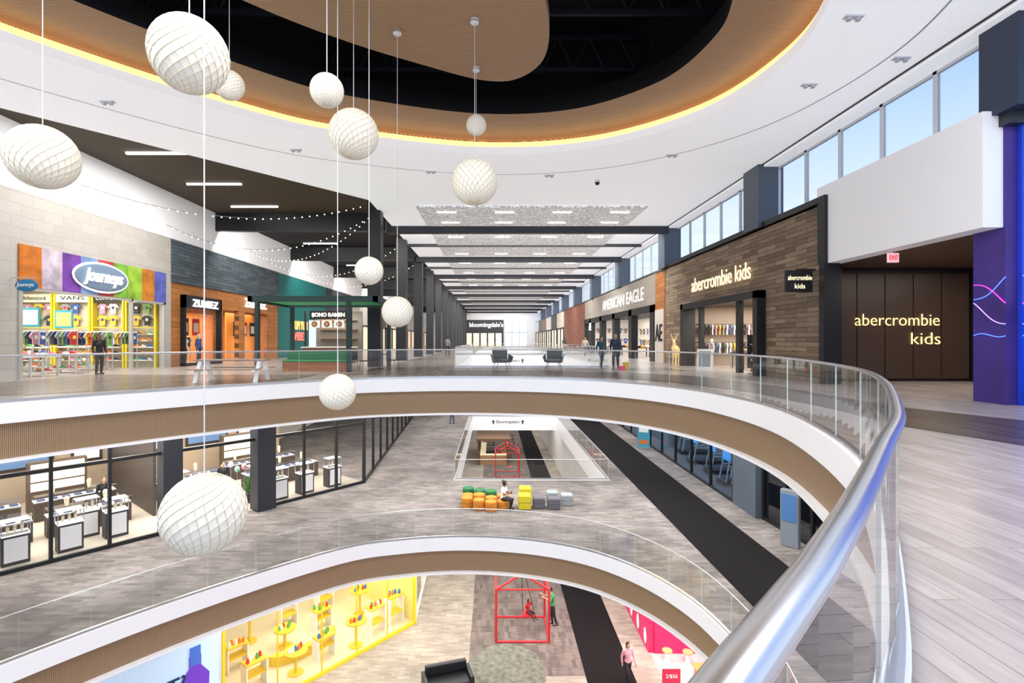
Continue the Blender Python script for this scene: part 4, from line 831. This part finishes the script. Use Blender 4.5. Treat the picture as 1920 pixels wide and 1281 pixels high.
rugp=catmull([(1.5*math.cos(a*PI/5)*(1+.15*math.sin(3*a)),1.7*math.sin(a*PI/5)) for a in range(10)],5)
rug=MB(); rug.prism([(p.x,p.y) for p in rugp],.009,.02); rug.obj('rug',MAT('mossy_rug',S(112,114,102),.95,var=1.0,scale=4.5),loc=(.5,20.4,Z1),label='irregular mottled grey green rug on carpet',category='rug')
sf=EMP('sofa',(-1.7,19.2,Z1),'black upholstered lounge sofa','sofa',.3); MB().box(-.8,.8,-.4,.4,.0,.42).obj('seat',black,sf,bevel=.05); MB().box(-.8,.8,.3,.5,.42,.8).obj('backrest',black,sf,bevel=.05)
for sx in(-1,1): MB().box(sx*.85-.08,sx*.85+.08,-.4,.5,.0,.58).obj('armrest',black,sf,bevel=.04)
D1=Vector((-7.1,19.6))
def L1(s_,nn_,z=Z1): return (D1.x+.643*s_-.765*nn_,D1.y+.765*s_+.643*nn_,z)
ys=EMP('storefront',L1(0,0),'bright toy shop glass front with yellow frame','storefront',ANG)
m=MB(); 
for s_ in[-3.1,5.35]: m.box(s_-.05,s_+.05,-.06,.06,0,4.3)
for s_ in[-1.2,.6,2.2,3.8]: m.box(s_-.015,s_+.015,-.03,.03,0,4.3)
m.box(-3.1,5.35,-.06,.06,0,.12).box(-3.1,5.35,-.06,.06,4.1,4.3); m.obj('window_frame',P(236,200,40,.5,0,.1),ys)
for a,b_ in[(-3.1,-1.2),(-1.2,.6),(.6,2.2),(2.2,3.8),(3.8,5.35)]: MB().box(a+.03,b_-.03,-.01,.01,.12,4.1).obj('glass_panel',shopglass,ys)
st(MB().box(-3.2,5.4,.1,8,.004,.012).obj('floor',P(222,212,182,.3),loc=L1(0,0),rot=ANG))
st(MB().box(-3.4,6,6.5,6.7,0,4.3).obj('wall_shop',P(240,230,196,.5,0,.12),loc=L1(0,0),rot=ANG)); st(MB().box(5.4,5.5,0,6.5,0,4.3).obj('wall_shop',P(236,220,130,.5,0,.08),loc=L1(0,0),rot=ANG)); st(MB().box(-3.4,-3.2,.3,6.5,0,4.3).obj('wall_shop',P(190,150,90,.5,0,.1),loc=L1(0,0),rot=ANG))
yel=P(226,192,50,.5,0,.04)
TC=[(220,60,60),(60,120,200),(245,245,245),(90,170,90),(230,130,50)]
def pstand(s_,nn_,h,shape,group='yellow display stands'):
    r=EMP('display_stand',L1(s_,nn_),'yellow display stand with small products','display stand',ANG,group)
    if shape: MB().cyl((0,0,h-.06),(0,0,h),.45,.45,24).obj('stand_top',yel,r); MB().cyl((0,0,0),(0,0,h-.06),.06,.06,12).cyl((0,0,0),(0,0,.04),.3,.3,20).obj('pedestal',yel,r)
    else:
        MB().box(-.4,.4,-.25,.25,h-.05,h).obj('stand_top',yel,r); MB().box(-.36,.36,-.25,.25,.5,.54).obj('shelf',yel,r)
        for sx in(-1,1): MB().box(sx*.38-.02,sx*.38+.02,-.25,.25,0,h-.05).obj('upright',P(250,250,250),r)
    for k in range(5):
        x,y=(-.28+k*.13),random.uniform(-.12,.12)
        MB().box(-.05,.05,-.04,.04,0,.13).box(-.03,.03,-.03,.03,.13,.2).obj('product_box',P(*random.choice(TC)),r,loc=(x,y,h))
for a in[(.0,.9,.9,1),(1.3,1.0,.9,0),(2.6,.6,1.1,1),(3.75,.8,1.2,0),(4.8,.8,1.3,0),(.6,2.9,.8,1),(2.4,3.0,.9,0),(4.2,2.6,1.2,1),(-1.4,1.4,1,0),(-1.4,3,1,0),(1.5,4.4,1.6,0),(3.4,4.4,1.6,0),(-.2,4.4,1.3,1)]: pstand(*a)
for i in range(5):
    r=EMP('wall_shelf',L1(-2.2+i*1.6,6.45),'white wall shelving with rows of colourful toys','shelf',ANG,'toy shop shelves')
    for zz in(.5,1.1,1.7,2.3): MB().box(-.7,.7,-.3,0,zz,zz+.04).obj('shelf',P(240,240,240),r)
    for sx in(-1,1): MB().box(sx*.72-.02,sx*.72+.02,-.3,0,0,2.6).obj('upright',P(240,240,240),r)
    for q_ in range(3):
        for k in range(5): MB().box(-.1,.1,-.08,.08,0,.32).box(-.06,.06,-.09,-.08,.08,.24,1).obj('toy_box',[P(*random.choice([(230,190,40),(220,60,60),(60,120,200),(200,200,200)])),P(250,250,250)],r,loc=(-.55+k*.27,-.15,.54+q_*.6))
cs=EMP('curved_bench',L1(1.0,2.1),'curved bright yellow display bench','bench',ANG)
m=MB(); arcp=[(1.5*math.cos(PI+PI*t/12)*1.0,.6*math.sin(PI+PI*t/12)) for t in range(13)]; inn=[(p[0]*.75,p[1]*.5) for p in arcp]
m.prism(arcp+inn[::-1],0,.4).obj('bench_body',yel,cs)
lb=EMP('lightbox_sign',L1(-5.4,-.1),'backlit poster with dark text and purple perfume bottle','sign',ANG)
MB().box(-2.3,2.2,-.02,.15,.0,4.3).obj('frame',P(210,214,220),lb); MB().box(-2.2,2.1,-.05,-.02,.2,4.2).obj('picture',P(190,214,236,.4,0,.3),lb)
TXT('WANT?',2.0,.45,P(20,50,110),L1(-5.3,-.2,Z1+2.35),ANG,lb,ext=.005,bold=.02)
MB().prism([(1.0,1.0),(1.75,1.0),(1.8,2.3),(1.55,2.65),(1.55,3.0),(1.2,3.0),(1.2,2.65),(.95,2.3)],-.09,-.05,axis='y').obj('bottle_picture',P(110,60,190,.3,0,.2),lb)
MB().prism([(1.22,2.72),(1.53,2.72),(1.53,3.3),(1.22,3.3)],-.1,-.06,axis='y').obj('bottle_cap_picture',P(70,110,200,.3,0,.2),lb)
SB('wall_left',-16,-15.8,5,16,Z1,Z1+4.4,P(220,216,210)); 
glassline(-3.66,23.8,-4.2,48,Z1,4.3,8,'glass shop front with light frames on lower level',frame=P(230,230,230)); SB('wall_shop',-10,-9.8,28,48,Z1,Z1+4.3,P(230,222,208,.6,0,.15))
pink=P(216,40,104,.5,0,.05); pr_=EMP('storefront',(6.5,23,Z1),'bright pink shop front with white oval dots','storefront')
MB().box(6.5,6.75,21.5,26,0+Z1,Z1+4.3).obj('facade_panel',pink,pr_,world=True)
for k in range(16):
    y=21.9+(k%4)*1.1+(.5 if (k//4)%2 else 0); z=Z1+.5+(k//4)*1.0
    if y<25.8: MB().ell((6.49,y,z),(.02,.2,.34),16,8).obj('oval_dot',P(255,245,248),pr_,world=True)
SB('wall_shop',9.4,9.6,12,26,Z1,Z1+4.3,pink); st(MB().box(6.6,9.4,12,21.4,Z1+.004,Z1+.014).obj('floor',P(216,208,202,.4))); SB('wall_shop',6.75,9.4,21.4,21.6,Z1,Z1+4.3,pink)
for k in range(18): MB().ell((0,0,0),(.02,.28,.4),16,8).obj('oval_decal',P(255,240,244),loc=(9.39,13+(k%6)*1.35+(.6 if (k//6)%2 else 0),Z1+.9+(k//6)*1.2),label='white oval decal on pink wall',category='decal',group='white oval wall decals')
bb=EMP('bench',(8.2,18.8,Z1),'long pale wooden bench','bench'); MB().box(-.4,.4,-1.3,1.3,.38,.46).obj('seat',P(226,160,84),bb,bevel=.02)
for sx in(-1,1): MB().box(sx*.3-.05,sx*.3+.05,-1.2,1.2,0,.38).obj('leg',P(206,140,70),bb)
for i in range(3):
    r=EMP('stool',(7.1+.8*i,20.9-.1*i,Z1),'white stool with wooden seat','stool',0,'stools'); MB().cyl((0,0,.42),(0,0,.47),.2,.2,20).obj('seat',P(230,180,120),r); MB().cyl((0,0,0),(0,0,.42),.12,.05,14).obj('leg',P(245,245,245),r)
ss=EMP('sign_stand',(6.45,18.55,Z1),'crimson sale sign on floor stand','sign'); MB().box(-.33,.33,-.02,.02,.6,1.2).obj('sign_board',P(190,30,70),ss); MB().cyl((0,0,.02),(0,0,.6),.02).box(-.2,.2,-.15,.15,0,.03).obj('stand',steel,ss); TXT('2/$56',.42,.15,P(255,255,255),(6.45,18.52,Z1+.95),'front',ss,ext=.003)
ik=EMP('retail_island',(0,57.5,Z1),'timber island kiosk with warm lit counters','kiosk'); MB().box(-1.8,1.8,-4,4,2.6,2.8).box(-1.7,-1.5,-3.9,-3.7,0,2.6).box(1.5,1.7,-3.9,-3.7,0,2.6).box(-1.7,-1.5,3.7,3.9,0,2.6).box(1.5,1.7,3.7,3.9,0,2.6).obj('frame',P(110,80,56),ik)
MB().box(-1.4,1.4,-3.6,-3,0,1).box(-1.4,-.8,-3,3,0,1).box(.8,1.4,-3,3,0,1).obj('counter',P(180,140,100),ik); MB().box(-1.4,1.4,-3.6,-3,1,1.05).box(-1.4,-.8,-3,3,1,1.05).obj('counter_top',P(250,230,190,.5,0,.4),ik)
lt=MB().box(-.7,.7,-.3,.3,.4,.48).box(-.6,-.5,-.25,.25,0,.4).box(.5,.6,-.25,.25,0,.4).mesh('low_table',[P(90,64,48)])
for i in range(6): OBJ('low_table',lt,loc=(-.5+2.5*(i%2),64+2.4*(i//2),Z1),label='low dark wooden table',category='table',group='low tables')
for z in(Z2,Z1):
    SB('wall_back',-27,27,100,100.3,z,z+4.5,P(210,205,200)); SB('wall_right',12,12.2,48,100,z,z+4.5,P(200,200,205))
    SB('wall_left',-17,-16.8,48,100,z,z+4.5,P(206,200,192))
SB('wall_right',6.6,6.8,26.1,100,Z1,Z1+4.4,P(225,222,218))
def clothes_wall(x,y0,y1,z,group):
    y=y0
    r=EMP('clothes_rail',(x,(y0+y1)/2,z),'wall mounted clothes rail','rack',0,'wall clothes rails'); MB().cyl((x,y0,z+.05),(x,y1,z+.05),.015).obj('rail',black,r,world=True)
    for yb in(y0,y1-.03): MB().box(x-.02,x+.3,yb,yb+.03,z,z+.08).obj('bracket',black,r,world=True)
    while y<y1: tshirt((x,y,z),PI/2,group,ci=random.choice([0,1,1,3,6,7,8,5]),s=.9); y+=.64
clothes_wall(XR+5.7,18.4,28,2.2,'t-shirts on wall rail'); clothes_wall(XR+5.7,18.4,28,1.2,'t-shirts on wall rail')
clothes_wall(XR+5.7,36,58,2.6,'t-shirts on far wall rail'); clothes_wall(XR+5.7,36,58,1.4,'t-shirts on far wall rail')
for zz in(2.25,1.25):
    r=EMP('clothes_rail',(XR+3,28.3,zz),'wall mounted clothes rail with side hung garments','rack',0,'wall clothes rails'); MB().cyl((XR+.6,28.3,zz+.05),(XR+5.3,28.3,zz+.05),.015).obj('rail',black,r,world=True)
    for xb in(XR+.6,XR+5.3): MB().box(xb-.015,xb+.015,28.28,28.6,zz+.02,zz+.08).obj('bracket',black,r,world=True)
    xx=XR+.75
    while xx<XR+5.2: tshirt((xx,28.3,zz),PI/2-.25,'t-shirts on shop end rail',ci=random.choice([1,1,6,0,3,7,8,1,5]),s=.9); xx+=.2
for xx in [XR+.9+.64*k for k in range(7)]:
    tshirt((xx,59.95,2.8),0,'t-shirts on end wall',s=.9); tshirt((xx,59.95,1.6),0,'t-shirts on end wall',s=.9)
for x,y in[(XR+1.9,24.4),(XR+2.2,26.2),(XR+3.8,24.2),(XR+2,38),(XR+2,44),(XR+2,49),(XR+2,54)]:
    r=EMP('display_table',(x,y,0),'dark wood table with folded clothes','table',0,'clothing display tables'); MB().box(-.6,.6,-.5,.5,.72,.78).obj('table_top',P(90,66,50),r)
    for a in(-1,1):
        for b_ in(-1,1): MB().box(a*.54-.04,a*.54+.04,b_*.44-.04,b_*.44+.04,0,.72).obj('leg',P(70,50,38),r)
    for k in range(6): MB().box(-.14,.14,-.17,.17,0,.16+.03*(k%3)).obj('folded_clothes',P(*GC[(k*5)%9]),loc=(x-.38+(k%3)*.38,y-.22+(k//3)*.44,.78),bevel=.03,label='stack of folded clothes on display table',category='clothes',group='folded clothing stacks')
# ---------------- lights ----------------
def area(x,y,z,sx,sy,power,col=(1,1,1),rot=(0,0,0)):  # area lights added for fill, no fixtures modelled
    l=bpy.data.lights.new('fill_light','AREA'); l.shape='RECTANGLE'; l.size=sx;l.size_y=sy;l.energy=power;l.color=col
    o=bpy.data.objects.new('fill_light',l); o.location=(x,y,z); o.rotation_euler=rot; COL.objects.link(o); return o
area(-4,4,8.2,12,7,1350,(1,.985,.96)); area(8,5,8.3,3.5,8,260)  # added overhead fill above the viewpoint, outside the frame
for y in YB: area(2,y+.4,8.15,15,.35,900 if y<90 else 380,(1,.98,.95),(math.radians(35),0,0))  # added fill behind the beams, facing away from the camera
for y in YB[:6]: area(-12,y+.45,8.5,9,.4,500,(1,.95,.88),(math.radians(35),0,0))
area(-13,21,9.1,3,10,900,(1,.97,.93))  # added to brighten the left tile wall and shop fronts
area(-21,21.5,4.2,5,8,700,(1,.95,.86)); area(-19.3,33.5,3.3,3,10,290,(1,.85,.65))
area(13.8,23.5,3.25,4,8,700,(1,.92,.8)); area(13.8,47,3.7,4,22,700,(1,.96,.9)); area(14.5,14.5,3.85,4,3,120,(1,.9,.8))
area(-10,32.3,3.25,2.5,1.2,60,(1,.92,.8))
for z in(Z2,Z1):
    e=.62
    for x,y,sx,sy,p in[(-3.8,23.6,4,5,350),(1.5,22.6,10,5,800),(8.3,18,4,14,700),(8.3,38,3.4,20,700),(-4.3,38,3.6,20,650),(2,53,10,6,500),(2,85,10,8,500),(-11,16,3,5,260),(8.3,5,4,10,300)]:
        if z==Z1 and x<-9: continue
        area(x,y,z+4.45,sx,sy,p*e,(1,.97,.93))  # added fill under the lower ceilings, out of view
for s_ in(-1,3,7,11): p=L2(s_,4.5); area(p.x,p.y,Z2+4.4,3,6,310,(1,.92,.8),(0,0,ANG))
area(-10.9,21.8,Z2+4.42,10,1.6,320,(1,.97,.94),(0,0,ANG))
area(13.5,32,Z2+4.3,3,14,220,(.65,.82,1))
p=L1(1.5,2.8); area(p[0],p[1],Z1+4.2,6,4,190,(1,.95,.8),(0,0,ANG))
area(-6,17,Z1+4.4,5,3,150,(1,.95,.85)); area(8,17,Z1+4.2,2.5,8,180,(1,.92,.9))
w=bpy.data.worlds.new('sky'); SC.world=w; w.use_nodes=True; nt=w.node_tree; bg=nt.nodes['Background']
tc=nt.nodes.new('ShaderNodeTexCoord'); sp=nt.nodes.new('ShaderNodeSeparateXYZ'); cr=nt.nodes.new('ShaderNodeValToRGB')
nt.links.new(tc.outputs['Generated'],sp.inputs[0]); nt.links.new(sp.outputs[2],cr.inputs[0]); nt.links.new(cr.outputs[0],bg.inputs[0])
e=cr.color_ramp.elements; e[0].position=.18; e[0].color=(.68,.79,.95,1); e[1].position=.5; e[1].color=(.16,.36,.84,1)
bg.inputs[1].default_value=1.0
cd=bpy.data.cameras.new('camera'); cd.sensor_width=36; cd.lens=18; cd.shift_x=35/1920; cd.shift_y=-2.5/1920; cd.clip_start=.03; cd.clip_end=400
co_=bpy.data.objects.new('camera',cd); co_.location=(0,0,1.42); co_.rotation_euler=(PI/2,0,0); COL.objects.link(co_); SC.camera=co_
SC.view_settings.view_transform='Standard'; SC.view_settings.look='None'; SC.view_settings.exposure=.42
